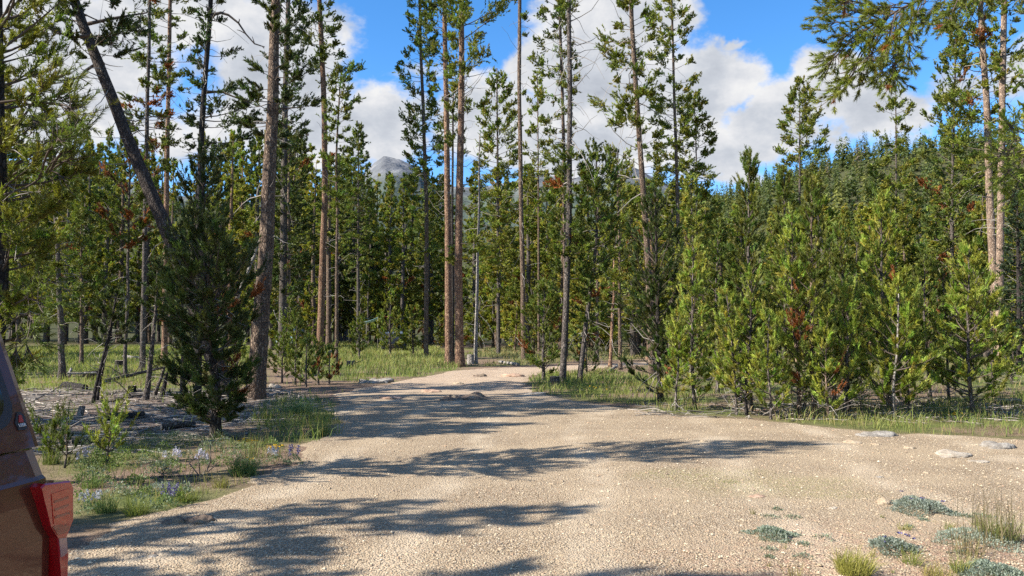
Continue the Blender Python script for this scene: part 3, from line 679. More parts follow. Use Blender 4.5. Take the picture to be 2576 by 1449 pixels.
hero('slender bare trunk standing behind the cut stump at the track side', [(1414, 961), (1428, 680), (1432, 520), (1433, 300), (1431, 0), (1429, -230)], 17, 9,
     [(740, 40, 40, .6), (690, 60, 55, .9), (560, 45, 55, .9), (440, 52, 50, 1), (400, 30, 30, .6), (375, 3, 3, 0), (340, 6, 40, .2), (200, 8, 70, .14), (80, 12, 70, .3), (0, 25, 85, .6), (-80, 60, 70, .95), (-225, 5, 5, 1)], Y=25.4, col='mid', dead=.05, bark_m='grey', ndead=60, dead_y=(500, 20), deadl=(.4, 1.5), group=G1)
hero('mottled trunk with tufted side branches left of the slender bare trunk', [(1424, 905), (1418, 400), (1412, 150), (1407, 0), (1405, -170)], 11, 6,
     [(440, 15, 10, .4), (330, 45, 25, .5), (250, 55, 35, .6), (160, 75, 45, .7), (60, 65, 35, .75), (0, 55, 45, .9), (-165, 5, 5, 1)], Y=46, col='olive', bark_m='brown', ndead=40, dead_y=(420, 60), deadl=(.4, 1.5), group=G1)
hero('S-curved pine trunk with a bushy top right of the stump', [(1456, 961), (1466, 880), (1476, 811), (1484, 743), (1501, 605), (1506, 522), (1500, 376)], 14, 3,
     [(850, 45, 35, .8), (790, 35, 50, .9), (700, 25, 62, .8), (600, 62, 62, .9), (520, 62, 62, 1), (450, 48, 52, 1), (400, 28, 30, 1), (380, 4, 4, 1)], Y=25.5, style='bushy', col='mid', dead=.08, bark_m='grey', ndead=24, dead_y=(900, 560), deadl=(.3, .9), group=G1)
hero('bushy pine with a rounded top behind the curved trunk', [(1560, 931), (1558, 650), (1554, 376)], 10, 3, [(800, 45, 45, .6), (700, 55, 55, .9), (600, 55, 60, 1), (480, 50, 52, 1), (415, 38, 38, 1), (380, 6, 6, 1)], Y=33, style='bushy', col='olive', dead=.06, bark_m='brown', ndead=20, dead_y=(860, 560), group=G1)
hero('straight thin trunk right of the curved pine by the side path', [(1501, 909), (1503, 755), (1504, 520)], 9, 4, [(760, 35, 40, .6), (660, 40, 40, .9), (525, 5, 5, 1)], Y=43, col='mid', bark_m='brown', ndead=12, dead_y=(850, 640), group=G1)
hero('short bare trunk beside the side path with a thin crown', [(1534, 923), (1543, 760), (1548, 560)], 9, 4, [(830, 35, 40, .6), (720, 42, 42, .9), (565, 5, 5, 1)], Y=36, col='olive', bark_m='orange', ndead=12, dead_y=(860, 660), group=G1)
hero('leaning tall pine with foliage hanging on its left side', [(1640, 949), (1632, 700), (1621, 540), (1610, 380), (1600, 225), (1587, 0), (1578, -210)], 18, 9,
     [(440, 50, 40, .3), (345, 115, 45, .75), (295, 60, 35, .5), (250, 140, 35, .95), (200, 120, 50, .75), (120, 85, 50, .7), (40, 85, 45, .75), (-60, 80, 80, .95), (-205, 5, 5, 1)], Y=28, col='olive', bark_m='brown', ndead=54, dead_y=(560, 60), deadl=(.4, 1.7), group=G1)
hero('tall open pine right of the leaning one against the white cloud', [(1712, 900), (1703, 438), (1695, 200), (1690, 0), (1688, -100)], 12, 4,
     [(500, 60, 60, .8), (430, 75, 70, .9), (360, 60, 50, .85), (300, 72, 52, .8), (200, 55, 52, .8), (110, 62, 52, .8), (30, 52, 46, .8), (-40, 30, 30, .9), (-95, 5, 5, 1)], Y=48, col='olive', bark_m='brown', ndead=30, dead_y=(600, 160), group=G1)
hero('loose-crowned pine at the right flank of the tall open pine', [(1757, 897), (1752, 400), (1746, 232)], 8, 2, [(600, 70, 70, .8), (520, 65, 65, .9), (450, 52, 58, .8), (370, 56, 66, .8), (300, 46, 42, .85), (238, 6, 6, 1)], Y=50, col='olive', bark_m='grey', ndead=24, dead_y=(560, 300), group=G1)
# ------------------------------------------------------------------ right
hero('lone pointed pine standing clear against the cloud above the saplings', [(2010, 886), (2011, 525), (2013, 192)], 10, 2, [(600, 45, 45, .5), (520, 62, 60, .9), (460, 66, 64, 1), (400, 60, 62, 1), (345, 64, 66, 1), (290, 42, 50, 1), (232, 22, 24, 1), (197, 4, 4, 1)], Y=60, col='olive', bark_m='grey', ndead=14, dead_y=(700, 520), group=G1)
hero('thin-topped pine with a bare spike and one tufted crown tier', [(2254, 886), (2254, 300), (2254, 170)], 8, 2, [(680, 55, 55, .8), (600, 62, 62, .9), (480, 62, 62, .95), (410, 52, 50, .9), (385, 20, 20, .3), (355, 46, 52, .8), (310, 40, 45, .5), (285, 48, 60, .9), (268, 20, 20, .5), (240, 25, 25, .06), (174, 10, 10, .06)], Y=60, col='olive', bark_m='grey', ndead=34, dead_y=(420, 180), deadl=(.4, 1.4), group=G1)
hero('left trunk of the twin pines joined at the foot on the right', [(2517, 906), (2507, 830), (2490, 511), (2483, 262), (2466, 30), (2462, -190)], 21, 11,
     [(470, 90, 20, .6), (330, 130, 22, .85), (240, 120, 22, .8), (180, 118, 30, .8), (100, 110, 30, .7), (40, 110, 32, .85), (-50, 90, 60, .95), (-185, 5, 5, 1)], Y=45.5, col='olive', dead=.14, bark_m='tan', ndead=40, dead_y=(760, 120), deadl=(.5, 2.0), group=G1)
hero('right trunk of the twin pines joined at the foot on the right', [(2519, 906), (2515, 830), (2517, 540), (2521, 262), (2527, 0), (2530, -220)], 19, 12,
     [(330, 10, 36, .5), (200, 18, 45, .6), (60, 30, 45, .8), (-60, 65, 65, .95), (-215, 5, 5, 1)], Y=42.3, col='olive', bark_m='tan', ndead=40, dead_y=(760, 100), deadl=(.5, 1.8), group=G1)
hero('dense pine with rusty patches left of the twin trunks', [(2392, 897), (2395, 511), (2404, 90)], 12, 3, [(840, 20, 20, .3), (780, 42, 42, .7), (640, 60, 52, 1), (500, 72, 62, 1), (400, 72, 62, 1), (320, 62, 55, 1), (250, 55, 50, .9), (180, 45, 45, .9), (96, 6, 6, 1)], Y=50, style='bushy', col='mid', dead=.12, bark_m='grey', ndead=30, dead_y=(800, 500), group=G1, dens=.85)
hero('dark shaded fir at the right margin behind the twin trunks', [(2562, 925), (2558, 480)], 14, 3, [(915, 40, 40, .9), (820, 48, 48, 1), (700, 45, 45, 1), (580, 26, 26, 1), (485, 4, 4, 1)], Y=36, style='fir', col='blue', bark_m='char', group=G1)
# ------------------------------------------------------------------ saplings
G3 = 'young pines in the grove beside the gravel'
hero('tall dark-green young pine at the left end of the grove', [(1660, 1008), (1652, 700), (1648, 482)], 14, 3,
     [(990, 50, 60, .6), (945, 105, 45, .7), (880, 125, 65, .8), (800, 100, 75, .95), (700, 88, 80, 1), (600, 68, 72, 1), (535, 36, 42, 1), (488, 4, 4, 1)], Y=18.5, style='young', col='dark', bark_m='char', ndead=16, dead_y=(1000, 860), deadl=(.3, .9), group=G3, dens=1.25, fill=1.7)
SAP = [
 ('slim young pine with a crooked pale stem, second in the grove', (1747, 1028), (1745, 626), 64, 'young', 'grey'),
 ('low bushy young pine in front of the tallest one of the grove', (1850, 1042), (1829, 745), 66, 'young', 'grey'),
 ('tallest pointed young pine of the grove', (1882, 1034), (1890, 398), 92, 'mid', 'grey'),
 ('low young pine at the foot of the tallest pointed one', (1876, 1044), (1890, 690), 58, 'young', 'char'),
 ('young pine with a curved reddish stem in mid grove', (2007, 1047), (1992, 560), 82, 'young', 'brown'),
 ('tall light-tipped young pine behind the curved reddish stem', (1968, 1012), (1973, 440), 80, 'mid', 'grey'),
 ('tall young pine with rust-red lower branches in mid grove', (2048, 1050), (2044, 465), 78, 'mid', 'brown'),
 ('narrow shaded young pine with a dark stem in mid grove', (2130, 1036), (2112, 575), 62, 'mid', 'char'),
 ('tall pale-green young pine with bright candles in the right grove', (2232, 1030), (2217, 500), 90, 'young', 'grey'),
 ('broad yellow-green young pine in front of the tall pale-green one', (2247, 1052), (2260, 695), 100, 'young', 'pale'),
 ('thin grey-stemmed pine close beside the broad yellow-green one', (2282, 1048), (2286, 775), 58, 'young', 'grey'),
 ('short narrow young pine left of the yellow aspen sapling', (2120, 1050), (2132, 730), 46, 'young', 'grey'),
 ('broad young pine at the right end of the grove, lit on its left', (2443, 1044), (2438, 627), 106, 'young', 'grey'),
 ('half-hidden young pine behind the broad one at the right end', (2382, 1008), (2370, 690), 64, 'mid', 'grey'),
 ('dense young pine between the two broad ones of the grove', (2335, 1010), (2326, 640), 66, 'mid', 'grey'),
 ('small young pine at the far right margin before the twin trunks', (2545, 966), (2545, 850), 48, 'young', 'grey'),
 ('young pine squeezed between the dark one and the slim one', (1803, 990), (1806, 560), 64, 'mid', 'grey'),
 ('light-green fir with flat lit tiers behind the slim young pine', (1738, 962), (1738, 446), 72, 'lightfir', 'grey'),
 ('shaded pine filling the back of mid grove', (2165, 990), (2155, 600), 66, 'mid', 'grey'),
 ('young pine standing left of the twin trunks of the right margin', (2492, 990), (2488, 700), 58, 'mid', 'grey'),
 ('knee-high young pine at the gravel edge in mid grove', (1935, 1054), (1935, 790), 44, 'young', 'grey'),
 ('low young pine at the gravel edge right of the dark one', (1702, 1032), (1705, 800), 40, 'young', 'grey'),
 ('small young pine at the gravel edge below the rusty one', (2078, 1056), (2082, 820), 40, 'young', 'brown'),
 ('middling young pine left of the short narrow one', (2095, 1020), (2085, 600), 56, 'mid', 'grey'),
]
for i, (lab, b0, t0, hw, colr, bk) in enumerate(SAP):
    hgt = b0[1] - t0[1]
    mid = (b0[0] * .45 + t0[0] * .55 + (6 if i % 2 else -5), b0[1] - hgt * .5)
    hero(lab, [b0, (b0[0] * .85 + t0[0] * .15 + (4 if i % 3 else -6), b0[1] - hgt * .2), mid, t0], max(6, hgt / 42), 2, cone(b0[1], t0[1], hw * (.80 if colr == 'mid' else 1.0), .09), style='fir' if colr == 'lightfir' else 'young',
         col=colr, dead=.12 if 'rust' in lab else .01, bark_m=bk, ndead=9, dead_y=(b0[1] - 5, b0[1] - hgt * .22), deadl=(.25, .6), group=G3, name='fir_tree' if colr == 'lightfir' else 'young_pine', dens=1.25, fill=1.9, cap=30000)
G4 = 'saplings at the track edges'
for lab, b0, t0, hw, colr, dd in [
 ('bushy young pine at the right bend of the track', (1367, 957), (1372, 715), 74, 'mid', .05),
 ('low dark bushy pine behind the curved trunk', (1476, 941), (1474, 842), 42, 'dark', .06),
 ('tallest of the small saplings beside the thick trunk', (745, 968), (748, 818), 40, 'mid', .02),
 ('small sapling right of the tallest one beside the thick trunk', (772, 976), (773, 850), 32, 'mid', .02),
 ('small sapling tight against the thick trunk', (712, 962), (716, 846), 40, 'mid', .0),
 ('tiny green sapling left of the rusty dying one', (803, 970), (803, 868), 28, 'mid', .05),
 ('rusty dying sapling at the left edge of the track', (830, 966), (831, 884), 30, 'mid', .75),
 ('dark sapling between the thick trunk and the bushy dark pine', (598, 965), (600, 850), 40, 'mid', .0),
 ('yellow-green seedling pine among weeds beside the truck', (277, 1168), (284, 1030), 46, 'young', .0),
 ('dark small seedling pine close to the truck tail', (172, 1176), (168, 1092), 26, 'dark', .0),
 ('feathery seedling pine just behind the truck canopy', (128, 1160), (132, 1058), 44, 'mid', .05),
 ('sapling between the slim trunks where the grass begins', (905, 905), (908, 800), 28, 'mid', .0),
 ('young pine under the pale-blue tarp', (982, 896), (985, 738), 40, 'olive', .0),
 ('dense young pine before the whitish camper', (728, 908), (733, 752), 34, 'mid', .02),
 ('low bushy sapling beside the dark vehicle in the wood', (1040, 895), (1044, 770), 42, 'olive', .08)]:
    hgt = b0[1] - t0[1]
    hero(lab, [b0, (b0[0] - 2, b0[1] - hgt * .5), t0], max(5, hgt / 26), 2, cone(b0[1], t0[1], hw, .08), style='young', col=colr, dead=dd, bark_m='grey', group=G4, name='pine_sapling', dens=1.35, fill=1.7)

# small yellow-green aspen at the grove edge
rng = np.random.default_rng(77); bs = gp(2165, 1046)
mbt = MB(); mbl = MB()
tubes(mbt, np.array([[[0, 0, -.02], [.01, 0, .2], [-.02, .01, .42], [.0, 0, .62]]]), np.array([[.012, .010, .007, .004]]), 6)
for k in range(14):
    h = .16 + .03 * k; a = k * 2.4
    e = np.array([math.cos(a) * .17, math.sin(a) * .17, h + .10])
    tubes(mbt, np.array([[[0, 0, h], list(e * .6 + np.array([0, 0, h * .4])), list(e)]]), np.array([[.004, .003, .002]]), 3)
    for q in range(14):
        c = e * rng.uniform(.4, 1.1) * np.array([1, 1, 0]) + np.array([0, 0, h + rng.uniform(0, .13)]) + rng.normal(0, .03, 3)
        u = norm(rng.normal(size=3)); v = norm(np.cross(u, rng.normal(size=3))); s = rng.uniform(.014, .024)
        mbl.add([c - u * s, c + v * s * .8, c + u * s, c - v * s * .8], [[0, 1, 2, 3]], 0, False, np.array([.27, .30, .04]) * rng.uniform(.7, 1.2))
ob = empty('aspen_sapling', (bs[0], bs[1], gz1(bs[0], bs[1]))); tag(ob, 'small yellow-leaved aspen sapling at the grove edge', 'sapling')
link('trunk', mbt.mesh('trunk', [TWIG]), ob); link('crown', mbl.mesh('crown', [LEAF], True), ob)

# ------------------------------------------------------------------ boughs that reach into the view
def bough(parent, name, base, limb, ends, Y, r0, col, seed, tw=16, nn=30, inner=.45, dead=0.0, sag=.10, ydev=.6):
    """limb: polyline measured in the photo; ends: where the hanging side branches finish"""
    rng = np.random.default_rng(seed); mb = MB(); pix = Y / 788
    L3 = np.array([at(x, y, Y) - base for x, y in limb])
    t = np.linspace(0, len(L3) - 1, 12); i = np.minimum(t.astype(int), len(L3) - 2); f = (t - i)[:, None]
    LP = L3[i] * (1 - f) + L3[i + 1] * f
    tubes(mb, LP[None], np.linspace(r0, r0 * .35, 12)[None], 7, 1)
    P0s, Ds, TLs = [], [], []
    for (ex, ey, st) in ends:
        E = at(ex, ey, Y + rng.normal(0, ydev)) - base
        j = st * 11; a = int(min(j, 10)); S = LP[a] * (1 - (j - a)) + LP[a + 1] * (j - a)
        ss = np.linspace(0, 1, 9)[:, None]
        d = E - S; ln = np.linalg.norm(d)
        C = S + d * ss + np.array([0, 0, 1.0]) * (sag * ln * np.sin(ss * math.pi)) + rng.normal(0, .012, (9, 3)) * ln * ss * (1 - ss) * 4
        tubes(mb, C[None], np.linspace(.010 + .006 * ln, .004, 9)[None], 5, 1)
        nt = int(tw * ln) + 3
        q = inner + (1 - inner) * rng.random(nt) ** .7; k = np.minimum((q * 8).astype(int), 7); fr = (q * 8 - k)[:, None]
        p = C[k] * (1 - fr) + C[k + 1] * fr; tg = norm(C[k + 1] - C[k])
        dd = norm(tg + rng.normal(0, .55, (nt, 3)) + np.array([0, 0, .12])); tl = rng.uniform(.14, .34, nt)
        M = p + dd * tl[:, None] * .5 + np.array([0, 0, -.02]); EE = p + dd * tl[:, None]
        tubes(mb, np.stack([p, M, EE], 1), np.tile([.007, .005, .003], (nt, 1)), 3, 1)
        P0s += [EE - dd * .07, (C[-1] - tg[-1] * .05)[None]]; Ds += [dd + np.array([0, 0, .25]), tg[-1][None]]; TLs += [rng.uniform(.10, .17, nt), np.array([.16])]
    P0 = np.concatenate(P0s); D = np.concatenate(Ds); TL = np.concatenate(TLs); n = len(P0)
    Cc = np.array(GREEN[col]) * rng.uniform(.7, 1.35, (n, 1)) * (1 + rng.normal(0, .06, (n, 3)))
    isd = rng.random(n) < dead; Cc[isd] = RUST * rng.uniform(.6, 1.3, (isd.sum(), 1))
    needles(mb, rng, P0, D, TL, nn, .075, max(.0065, pix * .72), Cc, 0, (30, 75))
    link(name, mb.mesh(name, [NEEDLE, TWIG], True), parent)

near_pine = bpy.data.objects['lodgepole_pine']
bw = np.array(near_pine.location)
bough(near_pine, 'bough', bw, [(-20, 260), (60, 250), (130, 262)], [(190, 295, .9), (165, 255, .8), (150, 190, .6), (110, 230, .5), (140, 330, .7), (200, 300, 1), (90, 320, .5)], 8.3, .016, 'olive', 5, tw=20, ydev=.25)
bough(near_pine, 'bough', bw, [(-20, 500), (70, 470), (140, 420)], [(198, 335, .9), (150, 345, .7), (190, 400, 1), (160, 450, .9), (110, 490, .6), (170, 380, .9), (140, 400, .8)], 8.4, .016, 'mid', 6, tw=20, ydev=.25)
bough(near_pine, 'bough', bw, [(-20, 760), (20, 790), (60, 830)], [(95, 850, 1), (85, 800, .7), (70, 880, .9), (100, 760, .4), (40, 900, .8), (60, 740, .3), (110, 700, .2)], 8.4, .014, 'mid', 7, tw=22, ydev=.3)
near_pine['label'] = 'big near pine with long bottle-brush boughs behind the truck'
lean = bpy.data.objects['lodgepole_pine.001']; bl = np.array(lean.location)
bough(lean, 'bough', bl, [(232, 88), (180, 95), (120, 70)], [(40, 40, .9), (90, 20, .8), (60, 95, 1), (120, 110, .7), (30, 75, 1), (150, 40, .5), (170, 120, .4)], 19.4, .05, 'dark', 8, tw=9, nn=18, ydev=.5)
bough(lean, 'bough', bl, [(222, 60), (290, 45), (370, 32)], [(375, 35, 1), (340, 20, .8), (300, 70, .6), (310, 110, .6), (280, 120, .4), (350, 80, .9), (260, 95, .3)], 19.6, .05, 'dark', 9, tw=9, nn=18, ydev=.5)
def dead_limb(parent, pts, Y, r0, base):
    P = np.array([at(x, y, Y) - base for x, y in pts])[None]; k = P.shape[1]
    mb = MB(); tubes(mb, P, np.linspace(r0, r0 * .3, k)[None], 6)
    rng = np.random.default_rng(k * 7 + int(pts[0][0]))
    for q in range(1, k):
        e = P[0, q] + rng.normal(0, .25, 3); mb2 = np.stack([P[0, q], (P[0, q] + e) / 2 + rng.normal(0, .05, 3), e])[None]
        tubes(mb, mb2, np.array([[r0 * .35, r0 * .25, r0 * .15]]), 4)
    o = link('dead_branch', mb.mesh('dead_branch', [DEADWOOD if r0 < 0 else TWIG]), parent); o['label'] = 'bare dead limb without needles'
dead_limb(lean, [(262, 160), (235, 165), (210, 182), (200, 195)], 20, .05, bl)
dead_limb(lean, [(200, 195), (188, 225), (184, 262), (182, 268)], 20, .022, bl)
th = bpy.data.objects['lodgepole_pine.003']; bt = np.array(th.location)
dead_limb(th, [(529, 46), (540, 36), (556, 32), (575, 38), (600, 58), (618, 85), (640, 110), (665, 118)], 33, .075, bt)
dead_limb(th, [(516, 230), (560, 232), (600, 248), (650, 268)], 33, .06, bt)

# near pine beyond the right margin, only its drooping boughs reach into the view
Yr = 12.0; bx = at(2830, HZ, Yr)[0]; rb = np.array([bx, Yr, gz1(bx, Yr) - .02])
H_ = 10.5
ms = build_tree(991, [np.zeros(3), np.array([.05, 0, 3]), np.array([-.1, 0, 7]), np.array([0, 0, H_])], [.17, .15, .10, .02],
                [(1.6, .5, .8, .3), (2.6, 1.15, 1.4, .9), (4.2, 1.25, 1.6, 1), (5.5, 1.3, 1.6, 1), (7.5, 1.2, 1.2, 1), (H_ - .1, .05, .05, 1)], Yr, 'bushy', 'mid', bark_m='brown', ndead=10, deadz=(1, 3), cap=16000)
rp = plant('lodgepole_pine', 'near pine at the right margin whose drooping boughs hang into the sky', rb, ms, group=G1)
bough(rp, 'bough', rb, [(2830, -260), (2620, -150), (2440, -60), (2290, 10), (2200, 60)],
      [(2072, 62, 1), (2082, 150, .95), (2078, 168, .95), (2092, 248, .9), (2130, 215, .9), (2075, 20, .95), (2110, 5, .9), (2150, 25, .9), (2140, 120, .95), (2190, 150, .9), (2165, 190, .9), (2215, 190, .85), (2250, 200, .8), (2285, 150, .75), (2240, 110, .8), (2280, 95, .7), (2200, 90, .9), (2180, 40, .85), (2255, 45, .7), (2300, 60, .65), (2335, 45, .55), (2385, 60, .5), (2360, 20, .5), (2440, 55, .4), (2420, 15, .4), (2230, 20, .75), (2120, 95, .95), (2240, 205, .8), (2170, 100, .9), (2205, 30, .8)], 11.6, .045, 'olive', 21, tw=16, nn=60, inner=.50, dead=.02, sag=.06, ydev=.45)
bough(rp, 'bough', rb, [(2830, 330), (2700, 360), (2600, 380)], [(2535, 325, .9), (2520, 400, 1), (2505, 395, 1), (2550, 345, .9), (2560, 420, .9), (2545, 505, .9), (2570, 480, .8), (2530, 440, 1), (2580, 330, .8)], 11.6, .03, 'young', 22, tw=20, nn=34, ydev=.3)

# pines on the left, beyond the margin, whose shadows stripe the gravel
for k, (x, y, h, hw, lab) in enumerate([(-9.6, 4.2, 8.2, 1.05, 'pine beyond the left margin that shades the near gravel'), (-9.2, 2.1, 8.3, 0.95, 'pine beside the truck front that shades the nearest gravel'),
                                        (-14.5, 13.0, 14.5, 1.9, 'tall pine behind the big near pine on the left'), (-17.5, 11.0, 16.5, 2.0, 'tallest pine standing deep in the left wood'), (-12.5, 15.6, 12.0, 1.6, 'slim pine in the left wood behind the big near pine'),
                                        (-15.5, 19.0, 15.0, 1.9, 'pine at the back of the left wood'), (-13.5, 9.8, 11.0, 1.4, 'narrow pine in the left wood beside the big near pine')]):
    ms = build_tree(700 + k, [np.zeros(3), np.array([.1, 0, h * .5]), np.array([0, .1, h])], [.16, .10, .02],
                    [(h * .30, hw * .5, hw * .5, .5), (h * .45, hw, hw, .9), (h * .7, hw * .95, hw * .95, .95), (h * .9, hw * .5, hw * .5, 1), (h - .05, .05, .05, 1)], 60, 'bushy', 'mid', bark_m='brown', ndead=20, deadz=(h * .1, h * .5), cap=11000, fill=1.6)
    plant('lodgepole_pine', lab, (x, y, gz1(x, y) - .02), ms, group=G1)
print('hero tris', sum(NTRIS.values()))

# ------------------------------------------------------------------ the forest behind: kinds of tree, copied one by one
def kind(seed, style, h, hw, low, col, bark_m, Yv, dead=.02, top=.12, ndead=12, dens=.75):
    rr = np.random.default_rng(seed)
    rows = [(h * low, hw * .5, hw * .5, .6)]
    for f in np.linspace(low + .08, .96, 9):
        s = (1 - ((f - low) / (1 - low)) ** (1.6 if style != 'fir' else 1.15)) * .95 + .05
        rows.append((h * f, hw * s * rr.uniform(.75, 1.15), hw * s * rr.uniform(.75, 1.15), rr.uniform(.7, 1)))
    rows.append((h - .05, .06, .06, 1))
    a, c = build_tree(seed, [np.zeros(3), np.array([rr.normal(0, .15), rr.normal(0, .15), h * .5]), np.array([0, 0, h])], [.011 * h + .03, .008 * h + .02, .02], rows, Yv, style, col, dead, ndead, (h * low * .5, h * .6), (.5, 1.6), dens, bark_m, sides=6, fill=2.6, cap=21000)
    return a, c, h
KINDS = {
    'tall': [kind(301, 'mature', 18, 1.7, .38, 'light', 'orange', 62), kind(302, 'mature', 19, 1.5, .45, 'olive', 'brown', 62, .05), kind(303, 'bushy', 17, 1.9, .18, 'light', 'grey', 62), kind(304, 'mature', 20, 1.6, .5, 'light', 'brown', 62, .03), kind(305, 'bushy', 18, 1.9, .14, 'olive', 'grey', 62, .04), kind(310, 'bushy', 16, 2.1, .1, 'light', 'brown', 62, .02)],
    'fir': [kind(306, 'fir', 17, 2.1, .10, 'olive', 'grey', 75), kind(307, 'fir', 18, 1.9, .15, 'light', 'grey', 75), kind(311, 'fir', 16, 2.2, .08, 'fir', 'grey', 75)],
    'young': [kind(308, 'young', 5, 1.0, .08, 'light', 'grey', 50, ndead=3), kind(309, 'young', 6, 1.25, .06, 'olive', 'grey', 50, ndead=3), kind(312, 'bushy', 5.5, 1.3, .08, 'light', 'brown', 50, .05, ndead=3)],
}
rng = np.random.default_rng(5)
def top_limit(px):   # how high the wood behind reaches in the photo
    return np.interp(px, [-300, 0, 150, 250, 450, 640, 700, 800, 880, 930, 1000, 1050, 1150, 1250, 1350, 1500, 1600, 1780, 1830, 1950, 2100, 2250, 2400, 2576, 2900],
                     [300, 340, 380, 340, 360, 330, 330, 400, 400, 428, 432, 420, 440, 400, 430, 430, 440, 470, 520, 540, 520, 500, 470, 440, 400])
placed = []
MEADOW = [wpoly([(0, 1000), (640, 1000), (660, 868), (0, 868)]), wpoly([(690, 985), (1130, 960), (1560, 925), (1560, 893), (1150, 878), (860, 873), (700, 886)]), ROAD]
ZONES = [(130, 'behind the big near pine on the left'), (330, 'behind the burnt logs of the left meadow'), (620, 'behind the bushy dark pine'), (780, 'behind the thick brown trunk'), (930, 'just right of the orange trunk'),
         (1110, 'below the mountain peak'), (1240, 'behind the central pair of trunks'), (1400, 'behind the tall bare mid trunk'), (1640, 'behind the curved pine by the stump'), (1830, 'behind the left end of the young grove'),
         (2080, 'behind the tallest young pine of the grove'), (2320, 'behind the right half of the young grove'), (2480, 'just left of the twin trunks'), (9999, 'at the right margin behind the twin trunks')]
LOOK = {'tall': ['orange-barked tall pine', 'brown-barked tall pine', 'grey bushy tall pine', 'slim high-crowned pine', 'grey deep-crowned pine', 'brown wide-crowned pine'],
        'fir': ['dense green conifer', 'dense yellowish conifer', 'dense bluish conifer'], 'young': ['small pale-green pine', 'small green pine', 'small brown-stemmed pine']}
def zone_label(kd, i, px, Y):
    return LOOK[kd][i] + (', front row ' if Y < 58 else ', mid wood ' if Y < 78 else ', deep wood ') + next(z for m_, z in ZONES if px < m_)
NAME = {'tall': 'lodgepole_pine', 'fir': 'fir_tree', 'young': 'young_pine'}
def dup(kd, i, x, y, sc, rz, name, label, group):
    a, c, h = KINDS[kd][i]
    r = empty(name, (x, y, gz1(x, y) - .05), rz); r.scale = (sc[0], sc[0], sc[1]); tag(r, label, 'tree', group)
    link('trunk', a, r); link('crown', c, r)
count = {'tall': 0, 'fir': 0, 'young': 0}
WANT = [('young', 104, 44, 85), ('tall', 140, 46, 115), ('fir', 110, 50, 140)]
for kd, want, y0, y1 in WANT:
    tries = 0
    while count[kd] < want and tries < 20000:
        tries += 1
        Y = y0 + (y1 - y0) * rng.random() ** 1.5; px = rng.uniform(-160, 2740)
        x = (px - PW / 2) / FP * Y
        q = np.array([x]); qy = np.array([Y])
        if any(poly_sd(q, qy, pz)[0] > -0.8 for pz in MEADOW): continue
        mind = {'tall': 1.9, 'fir': 2.6, 'young': 1.5}[kd]
        if kd == 'young' and 1640 < px < 2480 and Y < 62 and rng.random() < .6: continue
        if any((x - a) ** 2 + (Y - b) ** 2 < mind ** 2 for a, b in placed): continue
        i = rng.integers(0, len(KINDS[kd])) if kd != 'tall' else rng.choice([0, 1, 2, 2, 3, 4, 4, 5, 5]); h = KINDS[kd][i][2]
        if kd == 'young': s = rng.uniform(.6, 1.6); sc = (s * rng.uniform(.9, 1.3), s * rng.uniform(.85, 1.2))
        else:
            tgt = top_limit(px) + abs(rng.normal(0, 40)) - (28 if px < 880 else 12)
            hh = (at(px, tgt, Y)[2] - gz1(x, Y))
            if hh < 5: continue
            s = hh / h; sc = (np.clip(s, .8, 1.25) * rng.uniform(.95, 1.35), s)
        reg = 'L' if px < 930 else 'M' if px < 1640 else 'R'
        placed.append((x, Y)); count[kd] += 1
        dup(kd, i, x, Y, sc, rng.uniform(0, 6.28), NAME[kd], zone_label(kd, i, px, Y), {'L': 'trees of the wood behind the left meadow', 'M': 'trees of the wood beyond the track', 'R': 'trees of the wood behind the young grove'}[reg])
print('forest', count)
for k, (x, y) in enumerate([(13, 1), (17, 5), (15, -4), (21, 2), (19, 9), (14.5, -9), (24, 7), (22, -6), (27, -1), (18, -13), (15.8, 20.5), (19, 21), (17, 15), (22, 17), (14.2, 13.5), (25, 22)]):
    dup('tall' if k % 2 else 'fir', k % 3, x, y, (1, .9 + .03 * k), k * 1.3, 'lodgepole_pine' if k % 2 else 'fir_tree', 'tree of the wood right of the clearing, beyond the margin', 'trees right of the clearing')
for k in range(16):
    dup('tall' if k % 3 else 'fir', k % 3, -31 - (k * 7.3) % 19, 24 + (k * 11.7) % 34, (1.1, .9 + .02 * k), k * 1.7, 'lodgepole_pine' if k % 3 else 'fir_tree', 'tree of the wood far left of the meadow, beyond the margin', 'trees far left of the meadow')
# firs along the ridge crest
far_kinds = [kind(320 + k, 'fir', 15, 2.3, .05, 'fir', 'grey', 170, ndead=0, dens=.6) for k in range(3)]
KINDS['far'] = far_kinds
for k in range(44):
    px = 1790 + k * 16.5 + rng.normal(0, 6) if k < 36 else rng.uniform(2380, 2576)
    Y = rng.uniform(480, 560); x = (px - PW / 2) / FP * Y; s = rng.uniform(.65, 1.15)
    dup('far', k % 3, x, Y, (s * .95, s), rng.uniform(0, 6.28), 'fir_tree', 'distant pointed fir on the skyline of the wooded ridge', 'firs on the ridge skyline')
